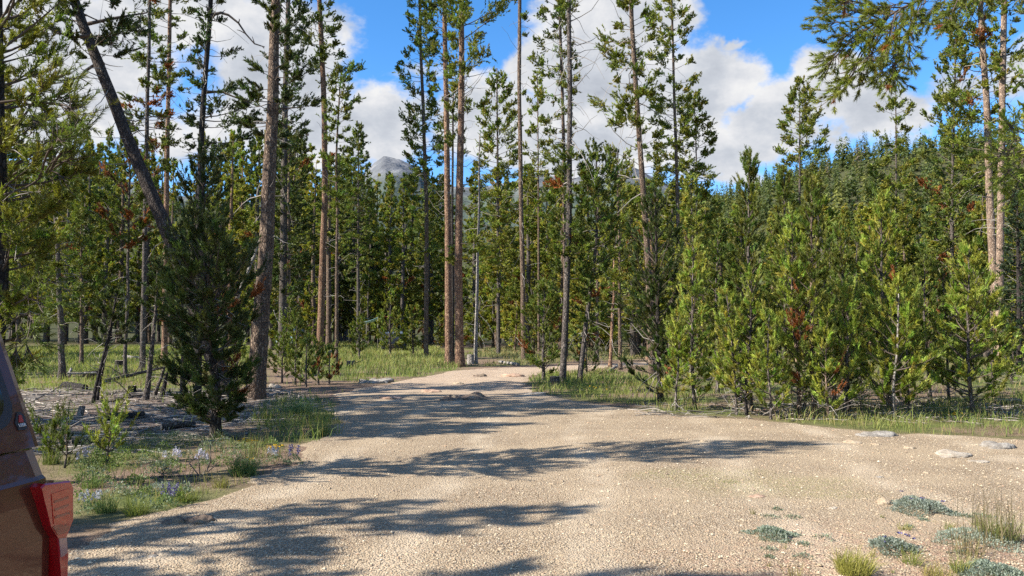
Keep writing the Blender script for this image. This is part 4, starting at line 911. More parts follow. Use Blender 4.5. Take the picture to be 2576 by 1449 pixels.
# the far wood on the slope reads as one mass
N = 3600
fy = 150 + 450 * rng.random(N) ** .75; azr = np.where(rng.random(N) < .64, rng.uniform(8, 35, N), rng.uniform(-58, 10, N)); fx = np.tan(np.radians(azr)) * fy
fz = gz(fx, fy); fh = 6 + 11 * rng.random(N) ** 1.1; fr = rng.uniform(.15, .25, N) * fh + .3
mb = MB(); nf = 56
t = np.sort(rng.random((N, nf)) ** .85, axis=1); a = np.arange(nf)[None] * 2.39996 + rng.uniform(0, 6.28, (N, 1)) + rng.normal(0, .35, (N, nf))
rad = fr[:, None] * (1.03 - t) ** rng.uniform(.75, 1.05, (N, 1)) * rng.uniform(.6, 1.15, (N, nf)) + .12
root = np.stack([np.repeat(fx[:, None], nf, 1), np.repeat(fy[:, None], nf, 1), fz[:, None] + fh[:, None] * (.05 + .95 * t)], -1)
hd = np.stack([np.cos(a), np.sin(a), 0 * a], -1); sd_ = np.stack([-np.sin(a), np.cos(a), 0 * a], -1)
dz = np.stack([0 * a, 0 * a, -rad * rng.uniform(.25, .75, (N, nf))], -1); wv = (rad * rng.uniform(.22, .42, (N, nf)))[..., None]
tip = root + hd * rad[..., None] + dz
V = np.stack([root + np.array([0, 0, .25]), tip - sd_ * wv + np.array([0, 0, .12]) * rng.normal(0, 1, (N, nf, 1)), tip + sd_ * wv], 2).reshape(-1, 3)
kindc = np.where(rng.random((N, 1)) < .35, np.array([[.165, .172, .046]]), np.array([[.100, .128, .042]]))
kindc = np.where(rng.random((N, 1)) < .03, np.array([[.20, .16, .12]]), kindc) * rng.uniform(.65, 1.3, (N, 1))
tint = (np.repeat(kindc[:, None], nf, 1) * rng.uniform(.8, 1.2, (N, nf, 1))).reshape(-1, 3)
mb.add(V, np.arange(len(V)).reshape(-1, 3), 0, False, np.repeat(tint, 3, 0))
tag(link('far_woods', mb.mesh('far_woods', [NEEDLE], True)), 'conifer wood covering the far slopes', kind='stuff')
# ------------------------------------------------------------------ grass
def surf_z(x, y):
    x = np.atleast_1d(np.asarray(x, float)); y = np.atleast_1d(np.asarray(y, float))
    return np.maximum(gz(x, y), np.where(poly_sd(x, y, ROAD) > 0, road_z(x, y), -9))
def blades(mb, rng, x, y, z, h, wd, col, lean=.35, tilt=None):
    N = len(x)
    a = rng.uniform(0, 6.283, N); l = np.abs(rng.normal(0, lean, N))
    d = np.stack([np.cos(a) * l, np.sin(a) * l, np.ones(N)], -1)
    if tilt is not None: d[:, :2] += tilt
    d = norm(d); s = np.stack([-np.sin(a + 1.2), np.cos(a + 1.2), 0 * a], -1)
    B = np.stack([x, y, z - .01], -1); M = B + d * (h * .55)[:, None]
    out = np.stack([np.cos(a), np.sin(a), 0 * a], -1)
    T = B + d * h[:, None] + out * (h * l * .7)[:, None] - np.array([0, 0, 1.0]) * (h * l * .3)[:, None]
    w_ = (wd * rng.uniform(.7, 1.3, N))[:, None]
    V = np.stack([B - s * w_ * .5, B + s * w_ * .5, M - s * w_ * .4, M + s * w_ * .4, T], 1).reshape(-1, 3)
    k = (np.arange(N) * 5)[:, None]
    C = np.repeat(col, 5, 0)
    nv = mb.nv
    mb.add(V, k + np.array([[0, 1, 3, 2]]), 0, False, C)
    mb.f.append((k + np.array([[2, 3, 4]]) + nv, 0, False))
rng = np.random.default_rng(31)
mb = MB()
STRAW = np.array([.34, .27, .12])
for poly, dn, h, wd, (c0, c1), dry in GW:
    P = np.array(poly); lo = P.min(0) - .6; hi = P.max(0) + .6
    n0 = int(dn * (hi[0] - lo[0]) * (hi[1] - lo[1])); n0 = min(n0, 130000)
    x = rng.uniform(lo[0], hi[0], n0); y = rng.uniform(lo[1], hi[1], n0)
    sd = poly_sd(x, y, poly) + .8 * fbm(x * 1.2, y * 1.2, 3, 41)
    tuf = fbm(x * 2.2, y * 2.2, 3, 43); big = fbm(x * .5, y * .35, 3, 44)
    ok = (sd > 0) & (tuf + .5 * big + rng.normal(0, .10, n0) > -.10) & (np.abs(x) < .78 * y + 1) & (poly_sd(x, y, ROAD) < .35 + .5 * tuf)
    x, y, tuf, big = x[ok], y[ok], tuf[ok], big[ok]; N = len(x)
    c = np.array(c0) + (np.array(c1) - np.array(c0)) * np.clip(.5 + big * 1.8 + rng.normal(0, .25, N), 0, 1)[:, None]
    c *= rng.uniform(.75, 1.25, (N, 1)); dr = rng.random(N) < dry; c[dr] = STRAW * rng.uniform(.7, 1.2, (dr.sum(), 1))
    hh = h * rng.uniform(.35, 1.25, N) * np.clip(1 + 1.2 * tuf, .5, 1.6)
    blades(mb, rng, x, y, surf_z(x, y), hh, np.maximum(wd, .55 * y / 788) * np.ones(N), c)
# sparse blades scattered in the rest of the wood floor
N = 9000
y = 9 + 50 * rng.random(N) ** 1.3; x = rng.uniform(-.72, .72, N) * y
ok = (poly_sd(x, y, ROAD) < -.1) & (fbm(x * .8, y * .8, 3, 51) > -.02); x, y = x[ok], y[ok]; N = len(x)
blades(mb, rng, x, y, surf_z(x, y), rng.uniform(.08, .28, N), np.maximum(.006, .5 * y / 788), np.array([.16, .20, .05]) * rng.uniform(.6, 1.4, (N, 1)))
print('grass tris', mb.tris())
tag(link('grass', mb.mesh('grass', [LEAF], True)), 'green meadow grass and dry blades round the clearing', kind='stuff')

# ------------------------------------------------------------------ tufts and flowering plants, one by one
def px_m(px, Y): return px * Y / FP
def place(px, py):
    g = gp(px, py); return np.array([g[0], g[1], float(surf_z(g[0], g[1])[0])])
def grass_tuft(label, px, py, wpx, hpx, c0, c1, n, stalks=0, lean=.5, grp='grass tufts on the gravel and verge', name='grass_tuft'):
    rng = np.random.default_rng(int(px * 7 + py)); b = place(px, py); Y = b[1]
    R0 = px_m(wpx, Y) * .5; h = px_m(hpx, Y); mb = MB()
    a = rng.uniform(0, 6.283, n); r = R0 * .55 * np.sqrt(rng.random(n))
    x = np.cos(a) * r; y = np.sin(a) * r
    c = np.array(c0) + (np.array(c1) - np.array(c0)) * rng.random((n, 1)); c *= rng.uniform(.7, 1.25, (n, 1))
    blades(mb, rng, x, y, np.zeros(n), h * rng.uniform(.4, 1.05, n), np.maximum(.004, .45 * Y / 788) * np.ones(n), c, lean, np.stack([x, y], -1) / max(R0, .01) * .55)
    if stalks:
        x = rng.normal(0, R0 * .6, stalks); y = rng.normal(0, R0 * .6, stalks); hh = h * rng.uniform(1.0, 1.9, stalks)
        blades(mb, rng, x, y, np.zeros(stalks), hh, np.full(stalks, max(.004, .4 * Y / 788)), np.array([.20, .16, .09]) * rng.uniform(.7, 1.2, (stalks, 1)), .12)
        ex = np.stack([x, y, hh * .92], -1)
    o = link(name, mb.mesh(name, [LEAF], True), None, b); tag(o, label, 'grass', grp); return o
YG0, YG1 = (.25, .25, .05), (.36, .33, .09); DG0, DG1 = (.10, .16, .05), (.18, .23, .07); BR0, BR1 = (.26, .20, .09), (.30, .27, .10)
grass_tuft('dense yellow-green grass tuft at the bottom edge of the gravel', 2148, 1442, 140, 80, YG0, YG1, 620, lean=.45)
grass_tuft('thin green grass tuft between the sage mats', 2292, 1420, 75, 62, YG0, DG1, 90, lean=.5)
grass_tuft('small isolated grass tuft below the large sage mat', 2276, 1337, 46, 30, YG0, BR1, 80)
grass_tuft('brownish grass tuft at the bottom right of the yellow-green one', 2360, 1452, 120, 50, BR0, YG1, 180)
grass_tuft('tall stalky grass clump at the right margin', 2515, 1366, 150, 92, DG1, BR1, 300, stalks=100, lean=.22)
grass_tuft('wispy tall stalks left of the stalky clump', 2440, 1404, 100, 66, BR0, BR1, 60, stalks=40, lean=.2)
grass_tuft('little upright grass tuft above the pale sage patch', 2455, 1322, 36, 44, BR0, DG1, 46, lean=.25)
grass_tuft('tiny grass tuft left of the little upright one', 2386, 1336, 26, 34, DG1, BR1, 30, lean=.2)
grass_tuft('green grass tuft growing out of the lowest sage patch', 2420, 1440, 80, 58, DG0, YG1, 120, lean=.3)
grass_tuft('sparse dry stalks at the bottom of the gravel', 1995, 1450, 90, 46, BR0, BR1, 26, stalks=8, lean=.3)
grass_tuft('low green patch of grass flat on the gravel', 1840, 1212, 80, 9, DG1, YG0, 160, lean=.9)
grass_tuft('big blue-green grass tuft at the left edge of the track', 752, 1048, 95, 62, (.13, .20, .08), (.20, .27, .12), 320, lean=.55)
grass_tuft('bright grass tuft at the gravel corner below the blue-green one', 806, 1096, 70, 42, YG0, DG1, 220, lean=.4)
grass_tuft('thin tall yellow grass among the pale sticks', 171, 1052, 44, 50, YG0, YG1, 36, lean=.28)
grass_tuft('tall green grass clump just right of the truck tail', 128, 1166, 66, 56, DG0, YG0, 150, lean=.3)
grass_tuft('rounded green shrubby clump at the gravel edge among yellow flowers', 612, 1196, 110, 74, DG0, DG1, 420, lean=.55)
grass_tuft('grass clump in the middle of the shaded left verge', 345, 1296, 100, 66, DG0, YG0, 260, lean=.45)
grass_tuft('grass clump left of the middle one on the shaded verge', 268, 1290, 80, 60, DG0, DG1, 180, lean=.4)
grass_tuft('small yellowish grass tuft at the gravel edge of the left verge', 555, 1228, 60, 40, YG0, BR1, 110, lean=.45)
grass_tuft('loose grass clump beside the purple lupine', 470, 1262, 90, 46, DG1, YG0, 170, lean=.55)
grass_tuft('dark grass tuft behind the truck lamp', 232, 1226, 70, 50, DG0, DG1, 140, lean=.4)
grass_tuft('light grass tuft under the bushy dark pine', 672, 1052, 60, 36, YG0, DG1, 120, lean=.5)
grass_tuft('tall thin stalks before the bushy dark pine', 640, 1150, 90, 64, DG1, BR1, 70, stalks=16, lean=.2)
grass_tuft('grass tuft right of the seedling pine', 355, 1130, 60, 34, DG1, YG1, 110, lean=.5)

def leafy_mat(label, px, py, wpx, hpx, c0, c1, n, flowers=0, fcol=(.30, .26, .55), spike=False, name='sage_plant', cat='plant', grp='low sage plants on the gravel', leaf=1.0):
    rng = np.random.default_rng(int(px * 3 + py * 5)); b = place(px, py); Y = b[1]
    R0 = px_m(wpx, Y) * .5; h = px_m(hpx, Y); mb = MB()
    dp = min(R0, h * 2.2 + .1) if not spike else R0
    a = rng.uniform(0, 6.283, n); q = np.sqrt(rng.random(n)); q = q * (1 + .30 * np.sin(a * 3 + px) + .22 * np.sin(a * 5 + py)) * np.where(rng.random(n) < .10, rng.uniform(1, 1.45, n), 1)
    x = np.cos(a) * q * R0; y = np.sin(a) * q * dp
    top = np.clip(1 - np.minimum(q, 1) ** 2.2, 0.05, 1) * h * (.8 + .5 * fbm(x * 14, y * 14, 2, 5))
    z = top * rng.random(n) ** .45
    ctr = np.stack([x, y, z], -1)
    d = norm(np.stack([x / R0 * .6, y / dp * .6, np.full(n, .8)], -1) + rng.normal(0, .5, (n, 3)))
    ln = leaf * np.maximum(.018, .62 * Y / 788) * rng.uniform(.7, 1.4, n); wv = ln * .42
    s = norm(np.cross(d, rng.normal(size=(n, 3))))
    V = np.stack([ctr, ctr + d * (ln * .5)[:, None] + s * (wv * .5)[:, None], ctr + d * ln[:, None], ctr + d * (ln * .5)[:, None] - s * (wv * .5)[:, None]], 1).reshape(-1, 3)
    c = (np.array(c0) + (np.array(c1) - np.array(c0)) * rng.random((n, 1))) * rng.uniform(.75, 1.25, (n, 1))
    o = empty(name, b); tag(o, label, cat, grp)
    mb.add(V, np.arange(n * 4).reshape(-1, 4), 0, False, np.repeat(c, 4, 0)); link('leaves', mb.mesh('leaves', [LEAF], True), o)
    if flowers:
        for k in range(flowers):
            mf = MB()
            aa = rng.uniform(0, 6.283); rr = R0 * rng.random() ** .6 * .95; base = np.array([math.cos(aa) * rr, math.sin(aa) * min(rr, dp), h * rng.uniform(.6, 1.0)])
            m_ = 26 if spike else 8
            hh = (h * .34 + .025) if spike else .0
            t = rng.random(m_); ang = rng.uniform(0, 6.283, m_); rad = (.014 * (1.1 - t) + .004) * (1 if spike else 1.0)
            p = base + np.stack([np.cos(ang) * rad, np.sin(ang) * rad, t * hh], -1)
            u = norm(rng.normal(size=(m_, 3))); v = norm(np.cross(u, rng.normal(size=(m_, 3)))); sz = (.0085 if spike else .0085) * max(1, Y / 11)
            mf.add(np.stack([p - u * sz, p + v * sz, p + u * sz, p - v * sz], 1).reshape(-1, 3), np.arange(m_ * 4).reshape(-1, 4), 0, False, np.repeat(np.array(fcol) * rng.uniform(.7, 1.35, (m_, 1)), 4, 0))
            link('flower_head', mf.mesh('flower_head', [LEAF], True), o)
    return o
SG0, SG1 = (.15, .185, .15), (.33, .365, .31)
leafy_mat('large oval grey-green sage mat on the gravel', 2315, 1281, 136, 38, SG0, SG1, 4200, 5, (.12, .11, .27))
leafy_mat('small sage mat farther left on the gravel', 1942, 1352, 100, 27, (.16, .21, .14), SG1, 2200)
leafy_mat('sage mat with bluish flowers behind the yellow-green tuft', 2245, 1388, 105, 34, SG0, SG1, 2600, 6, (.13, .12, .28))
leafy_mat('pale straggly sage patch before the stalky clump', 2455, 1366, 180, 26, (.20, .24, .19), (.36, .40, .33), 2400)
leafy_mat('lowest sage patch in the corner of the gravel', 2500, 1448, 150, 38, SG0, (.33, .38, .30), 3600)
leafy_mat('silvery low sage under the fallen grey log on the left verge', 445, 1112, 150, 34, (.16, .20, .14), (.30, .34, .24), 2600, grp='low plants of the left verge')
leafy_mat('silvery sprawling plant at the left gravel edge', 410, 1236, 110, 26, SG0, SG1, 1400, grp='low plants of the left verge')
for lab, px, py, w_, h_, nf, fc in [
    ('pale lilac lupine on the left verge', 430, 1172, 52, 34, 9, (.46, .44, .58)), ('pale lilac lupine right of its twin', 516, 1174, 48, 30, 8, (.46, .44, .58)),
    ('dark purple lupine at the shaded gravel edge', 420, 1282, 62, 46, 8, (.14, .12, .26)), ('purple lupine at the tip of the left verge', 737, 1166, 44, 34, 7, (.17, .15, .32)),
    ('whitish lupine among the yellow flowers', 692, 1164, 48, 30, 7, (.44, .44, .54)), ('whitish lupine near the truck lamp', 228, 1290, 56, 36, 7, (.42, .42, .52)), ('lilac lupine below the seedling pine', 208, 1178, 50, 40, 8, (.45, .43, .57))]:
    leafy_mat(lab, px, py, w_, h_, (.10, .16, .08), (.20, .26, .14), 260, nf, fc, True, 'lupine_plant', 'flower', 'lupines of the left verge', 1.3)
for lab, px, py, w_, h_, nf in [
    ('cluster of yellow flowers under the bushy dark pine', 620, 1126, 60, 18, 16), ('yellow flowers beside the whitish lupine', 698, 1140, 60, 20, 14), ('yellow flowers in front of the shrubby clump', 626, 1166, 40, 18, 8),
    ('single yellow flower head near the truck canopy', 165, 1136, 26, 22, 3), ('yellow flower head below the seedling pine', 268, 1160, 26, 16, 3), ('yellow flowers in the grass under the grove', 2380, 1046, 120, 10, 14), ('yellow flowers in the grass by the cut stump', 1490, 985, 110, 12, 12)]:
    leafy_mat(lab, px, py, w_, h_, (.12, .18, .05), (.20, .25, .07), 150, nf, (.75, .48, .02), False, 'yellow_flower', 'flower', 'yellow flowers')

rw = np.random.default_rng(91); nW = 0
while nW < 46:
    px, py = rw.uniform(195, 780), rw.uniform(1095, 1300)
    gq = gp(px, py)
    if poly_sd(gq[:1], gq[1:2], ROAD)[0] > -.15: continue
    f_ = (py - 832) / 400; nW += 1
    v_ = rw.random()
    leafy_mat('low green leafy weed among the grass of the left verge' if v_ < .6 else 'low silvery-green weed among the grass of the left verge', px, py, rw.uniform(30, 75) * f_ + 14, rw.uniform(16, 40) * f_ + 8, (.09, .14, .04) if v_ < .6 else (.15, .19, .12), (.20, .26, .07) if v_ < .6 else (.27, .31, .21), 170, name='weed_plant', grp='low weeds of the left verge', leaf=1.5)
nW = 0
while nW < 34:
    px, py = rw.uniform(1880, 2570), rw.uniform(1285, 1446)
    if rw.random() > (px - 1700) / 900 + (py - 1300) / 500: continue
    nW += 1
    if nW % 2: grass_tuft('tiny dry seedling grass on the reddish gravel', px, py, rw.uniform(12, 34), rw.uniform(10, 30), BR0, DG1 if nW % 4 == 1 else YG1, int(rw.integers(10, 30)), grp='tiny grasses on the reddish gravel', lean=.5)
    else: leafy_mat('tiny grey-green seedling weed on the reddish gravel', px, py, rw.uniform(16, 50), rw.uniform(5, 12), SG0, (.28, .31, .20), 90, name='weed_plant', grp='tiny weeds on the reddish gravel')
# ------------------------------------------------------------------ rocks
def rock_mat(name, a_, b_, c_):
    m, n, b = mat(name); p = n.coord('Object')
    c = n.ramp(n.noise(p, 7.0, 7, .65), [(.3, a_), (.5, b_), (.7, c_)]); c = n.mix(n.remap(n.noise(p, 45.0, 3), .55, .75, 0, .6), c, a_)
    n.l.new(c, b.inputs['Base Color']); b.inputs['Roughness'].default_value = .92; b.inputs['Specular IOR Level'].default_value = .15
    n.l.new(n.bump(n.noise(p, 18.0, 7, .7), .8, .04), b.inputs['Normal']); return m
RK = {'grey': rock_mat('pale_grey_rock', (.13, .115, .10), (.28, .25, .215), (.43, .40, .355)), 'tan': rock_mat('tan_rock', (.25, .18, .12), (.41, .32, .22), (.52, .42, .30)),
      'brown': rock_mat('brown_lichened_rock', (.10, .072, .055), (.19, .14, .105), (.30, .25, .17)), 'dirt': rock_mat('packed_dirt', (.30, .19, .13), (.42, .28, .20), (.50, .36, .26)), 'white': rock_mat('white_quartz', (.22, .18, .135), (.38, .325, .26), (.50, .445, .37))}
def rock(label, px, py, wpx, hpx, kindm, seed=0, depth_r=.8, name='rock', humps=None):
    import bmesh
    b = place(px, py); Y = b[1]; W_ = px_m(wpx, Y); H_ = px_m(hpx, Y); D_ = min(W_ * depth_r, 1.6)
    bm = bmesh.new(); bmesh.ops.create_icosphere(bm, subdivisions=4, radius=1.0); rs = seed + px * .013
    for v in bm.verts:
        c = v.co
        k = 1 + .75 * float(fbm(np.array([c.x * 1.3 + rs + c.z]), np.array([c.y * 1.3 + c.z * .7]), 3, 3)[0]) + .40 * float(fbm(np.array([c.x * 4 + rs]), np.array([c.y * 4 + c.z * 3]), 2, 4)[0])
        zz = max(c.z, -.35)
        if zz > .3: zz = .3 + (zz - .3) * .75
        if humps: zz *= .65 + .5 * math.cos((c.x - .25) * 3.2) ** 2
        v.co = Vector((c.x * k * W_ * .5, c.y * k * D_ * .5, (zz * (1 + (k - 1) * 2.2) - .12) * H_ * .80))
    me = bpy.data.meshes.new(name); bm.to_mesh(me); bm.free()
    for p_ in me.polygons: p_.use_smooth = True
    me.materials.append(RK[kindm])
    tag(link(name, me, None, b), label, 'rock', 'rocks in and beside the gravel')
rock('large lichened brown rock humped out of the middle of the track', 1180, 1004, 118, 22, 'brown', 1, .7, humps=True)
rock('lower dark rock at the left foot of the large humped one', 1142, 1007, 70, 13, 'brown', 9, .7)
rock('low earth hump left of the large brown rock', 985, 1003, 64, 11, 'dirt', 2, .9, 'dirt_mound')
rock('low earth hump behind the large brown rock', 1085, 986, 56, 9, 'dirt', 3, .9, 'dirt_mound')
rock('small dark hump where the track bends', 1207, 948, 34, 9, 'brown', 4)
rock('broad dark hump at the right bend of the track', 1290, 948, 60, 10, 'dirt', 5, .9, 'dirt_mound')
rock('small pinkish stone in mid track', 1152, 968, 30, 6, 'tan', 6)
rock('flat pale boulder at the left grass edge of the track', 944, 962, 90, 17, 'grey', 7, .8)
rock('pale stony patch at the right edge of the track', 1345, 990, 60, 6, 'grey', 8, .9)
rock('long pale flat rock at the foot of the right grass', 2204, 1096, 104, 13, 'grey', 11, .6)
rock('jagged grey rock at the right margin of the gravel', 2506, 1126, 80, 19, 'grey', 12, .8)
rock('broad pale flat rock right of the gravel centre', 2393, 1146, 92, 13, 'white', 13, .8)
rock('thin pale slab below the broad flat rock', 2464, 1162, 46, 6, 'white', 14)
rock('cream coloured stone left of the large sage mat', 2222, 1264, 38, 13, 'tan', 15)
rock('flat tan stone behind the gravel middle', 2142, 1114, 54, 7, 'tan', 16)
rock('small tan stone beside the flat tan one', 2206, 1119, 24, 6, 'tan', 17)
rock('tan slab stone left of the broad pale rock', 2288, 1130, 30, 6, 'tan', 18)
rock('tiny white stone on the open gravel', 2097, 1278, 20, 6, 'white', 19)
rock('tiny grey stone on the open gravel', 2214, 1202, 18, 7, 'grey', 20)
rock('rounded white rock behind the stalky grass clump', 2520, 1322, 44, 16, 'white', 21)
rock('flat reddish stone in the gravel', 1905, 1250, 40, 5, 'dirt', 22)
rock('cracked brown slab lying in the shade near the truck', 440, 1322, 64, 18, 'brown', 23, .7)
rock('right half of the cracked brown slab in the shade', 502, 1322, 66, 19, 'brown', 24, .7)
rock('small white stone at the foot of the shaded slab', 385, 1410, 24, 6, 'grey', 25)
rock('half-buried grey stone beside the thick trunk', 590, 962, 36, 14, 'grey', 27)
rock('pale stone under the saplings at the thick trunk', 692, 976, 34, 12, 'white', 28)
for k, (px, py) in enumerate([(1700, 1300), (1480, 1330), (2010, 1180), (1770, 1115), (2330, 1190), (1260, 1390), (900, 1420), (1620, 1420), (2040, 1120), (2480, 1200), (1390, 1215), (660, 1330)]):
    r_ = rock('loose tan pebble lying on the open gravel', px, py, 12 + (k * 5) % 9, 5, 'tan', 40 + k, .8, 'pebble')
for o in bpy.data.objects:
    if o.name.split('.')[0] == 'pebble': o['group'] = 'loose pebbles on the gravel'

# ------------------------------------------------------------------ logs, stumps, sticks
CUT, n, b = mat('sawn_wood'); p = n.coord('Object')
n.l.new(n.ramp(n.noise(p, 25.0, 5), [(.3, (.16, .125, .10)), (.7, (.32, .26, .20))]), b.inputs['Base Color']); b.inputs['Roughness'].default_value = .9
CHARCUT = simple('burnt_sawn_wood', (.035, .03, .028), .9, spec=.1)
def log(label, p0, p1, r0, r1, bk, cut=None, name='fallen_log', Yz=None, lift=0.0, seed=1, branch=None, bl=1.0, grp='fallen logs and cut wood on the litter'):
    """p0, p1 in the photo (their foot on the ground); radii in photo pixels"""
    A = place(*p0); B = place(*p1); ra = px_m(r0, A[1]); rb_ = px_m(r1, B[1])
    A = A + np.array([0, 0, ra * .85 + (lift[0] if isinstance(lift, tuple) else lift)]); B = B + np.array([0, 0, rb_ * .85 + (lift[1] if isinstance(lift, tuple) else lift)])
    rng = np.random.default_rng(seed); o = empty(name, A); tag(o, label, 'log', grp)
    K = 10; t = np.linspace(0, 1, K)[:, None]; P = (B - A) * t + rng.normal(0, .012, (K, 3)) * np.sin(t * 3.14)
    mb = MB(); tubes(mb, P[None], (ra + (rb_ - ra) * t[:, 0])[None], 12, 0, True, None, 1 + rng.normal(0, .05, (1, K, 12, 1)))
    link('bark', mb.mesh('bark', [BARK[bk]]), o)
    d = norm(P[1] - P[0])
    for q, (pt, rr, sg) in enumerate(((P[0], ra, -1), (P[-1], rb_, 1))):
        u = norm(np.cross(d, np.array([0, 0, 1.0]))); v = np.cross(d, u); a = np.arange(12) * 2 * math.pi / 12
        ring = pt + (u * np.cos(a)[:, None] + v * np.sin(a)[:, None]) * rr * .97 + d * sg * .004
        V = np.concatenate([ring, [pt + d * sg * .012]]); F = [[k, (k + 1) % 12, 12] for k in range(12)]
        mc = MB(); mc.add(V, F); link('cut_face', mc.mesh('cut_face', [cut or CUT]), o)
    if branch:
        n_ = branch; tt = rng.random(n_) * .9 + .05; L = rng.uniform(.3, 1.1, n_) * bl; base = (B - A) * tt[:, None]
        e = base + norm(rng.normal(0, 1, (n_, 3)) * np.array([1, .5, .8]) + np.array([.1, 0, .45])) * L[:, None]
        mid = (base + e) / 2 + rng.normal(0, .08, (n_, 3))
        mb = MB(); tubes(mb, np.stack([base, mid, e], 1), np.tile([.016, .011, .005], (n_, 1)) * (.4 + .6 * bl), 4); o2 = link('branch', mb.mesh('branch', [BARK['grey']]), o)
    return o
log('burnt log with a dark sawn end on the left litter', (161, 981), (214, 984), 11, 9, 'char', CHARCUT, seed=1)
log('shorter burnt log behind, sawn end facing the clearing', (221, 956), (246, 953), 12, 11, 'char', CHARCUT, seed=2)
log('thin pale pole lying across the burnt logs', (168, 962), (242, 960), 3, 2.5, 'pale', seed=3, lift=.25)
log('fallen dead tree with bare branches slanting out of the log pile', (252, 968), (412, 948), 6, 3, 'grey', seed=4, lift=(.0, .30), branch=16)
log('white broken stub standing up behind the burnt log', (173, 958), (178, 956), 4, 3, 'pale', seed=5, lift=(.1, .34))
log('pale fallen log in the grass behind the dark poles', (312, 901), (372, 904), 5, 3, 'pale', seed=6)
log('charred log chunk behind the seedling pine', (268, 1060), (360, 1052), 11, 9, 'char', CHARCUT, seed=7)
log('grey fallen log half sunk behind the seedling pine', (180, 1114), (246, 1108), 7, 7, 'grey', seed=8)
log('grey fallen log under the bushy dark pine', (406, 1080), (490, 1074), 9, 7, 'grey', seed=9)
log('white weathered stick across the litter near the stumps', (70, 1034), (195, 1030), 2, 1.5, 'pale', seed=10, name='fallen_branch')
log('short white stick beside the truck canopy', (62, 1008), (94, 1009), 3.5, 3, 'pale', seed=11, name='fallen_branch')
log('long grey branch lying left of the bushy dark pine', (262, 1014), (380, 990), 2.5, 1.5, 'grey', seed=12, name='fallen_branch', branch=6)
log('white log lying in the grass at the right margin', (2503, 1014), (2566, 1013), 6, 6, 'pale', seed=13)
log('pale log lying at the end of the track', (1257, 912), (1304, 919), 4, 4, 'pale', seed=14)
log('forked driftwood beside the side path', (1530, 938), (1558, 926), 4, 2, 'pale', seed=15, lift=(0, .12), branch=4)
log('rotten grey log with a bare branch in the mid meadow', (872, 926), (893, 926), 10, 10, 'grey', seed=16, branch=5)
log('broken pale wood at the foot of the orange trunk', (786, 899), (834, 892), 4, 3, 'pale', seed=17, lift=(0, .25), branch=4)
log('grey leaning dead pole right of the bushy dark pine', (590, 960), (664, 958), 5, 3, 'pale', seed=18, lift=(2.6, 5.2), name='leaning_pole', grp='young trees and poles in the shaded litter')
log('forked dry stick poking up from the left verge', (490, 1212), (548, 1206), 1.6, .9, 'grey', seed=19, lift=(0, .18), branch=3, bl=.35, name='fallen_branch')
log('dark rotting stick along the left verge', (400, 1202), (500, 1199), 2, 1.4, 'char', seed=20, branch=3, bl=.3, name='fallen_branch')
log('pale stick among the silvery sage', (330, 1100), (372, 1078), 2, 1.5, 'pale', seed=21, name='fallen_branch')
log('fallen straw-coloured stem by the sage patches', (2390, 1398), (2500, 1382), 1.6, 1.2, 'pale', seed=22, name='fallen_branch')
log('dead branch lying at the foot of the grove', (1960, 1050), (2080, 1046), 2.5, 1.5, 'grey', seed=23, branch=9, name='fallen_branch')
log('second dead branch lying under the rusty young pine', (2020, 1056), (2110, 1054), 2, 1.2, 'pale', seed=24, branch=8, name='fallen_branch')
def stump(label, px, py, wpx, hpx, bk, seed, lean=0.0, cut=None):
    b = place(px, py); r = px_m(wpx, b[1]) / 2; h = px_m(hpx, b[1]); rng = np.random.default_rng(seed)
    o = empty('tree_stump', b); tag(o, label, 'stump', 'cut stumps'); K = 7; S = 16; t = np.linspace(0, 1, K)
    P = np.stack([lean * t, 0 * t, -.04 + (h + .04) * t], -1)[None]; rr = r * (1 + .45 * np.exp(-t * 5))[None]
    mb = MB(); j = 1 + rng.normal(0, .05, (1, 1, S, 1)) + rng.normal(0, .02, (1, K, S, 1)); tubes(mb, P, rr, S, 0, True, None, j); link('bark', mb.mesh('bark', [BARK[bk]]), o)
    a = np.arange(S) * 2 * math.pi / S; ring = np.stack([np.cos(a) * r * .97 + lean, np.sin(a) * r * .97, np.full(S, h + .003) + rng.normal(0, .012, S)], -1)
    mc = MB(); mc.add(np.concatenate([ring, [[lean, 0, h + .006]]]), [[k, (k + 1) % S, S] for k in range(S)]); link('cut_face', mc.mesh('cut_face', [cut or CUT]), o)
stump('slanting little grey stump among the pale sticks', 200, 1046, 15, 22, 'pale', 1, .05)
stump('little square-cut stump right of the slanting one', 265, 1036, 13, 17, 'pale', 2)
stump('thin dark stump behind the little square-cut one', 254, 1015, 8, 15, 'grey', 3)
stump('dark stump left of the crooked sapling', 332, 987, 19, 15, 'char', 4)
stump('grey sawn stump beside the pale snag', 1184, 915, 17, 24, 'pale', 5)
stump('weathered cut stump at the right edge of the track', 1396, 974, 25, 26, 'grey', 6)
stump('old dark stump in the grass behind the log pile', 300, 925, 22, 18, 'char', 7)

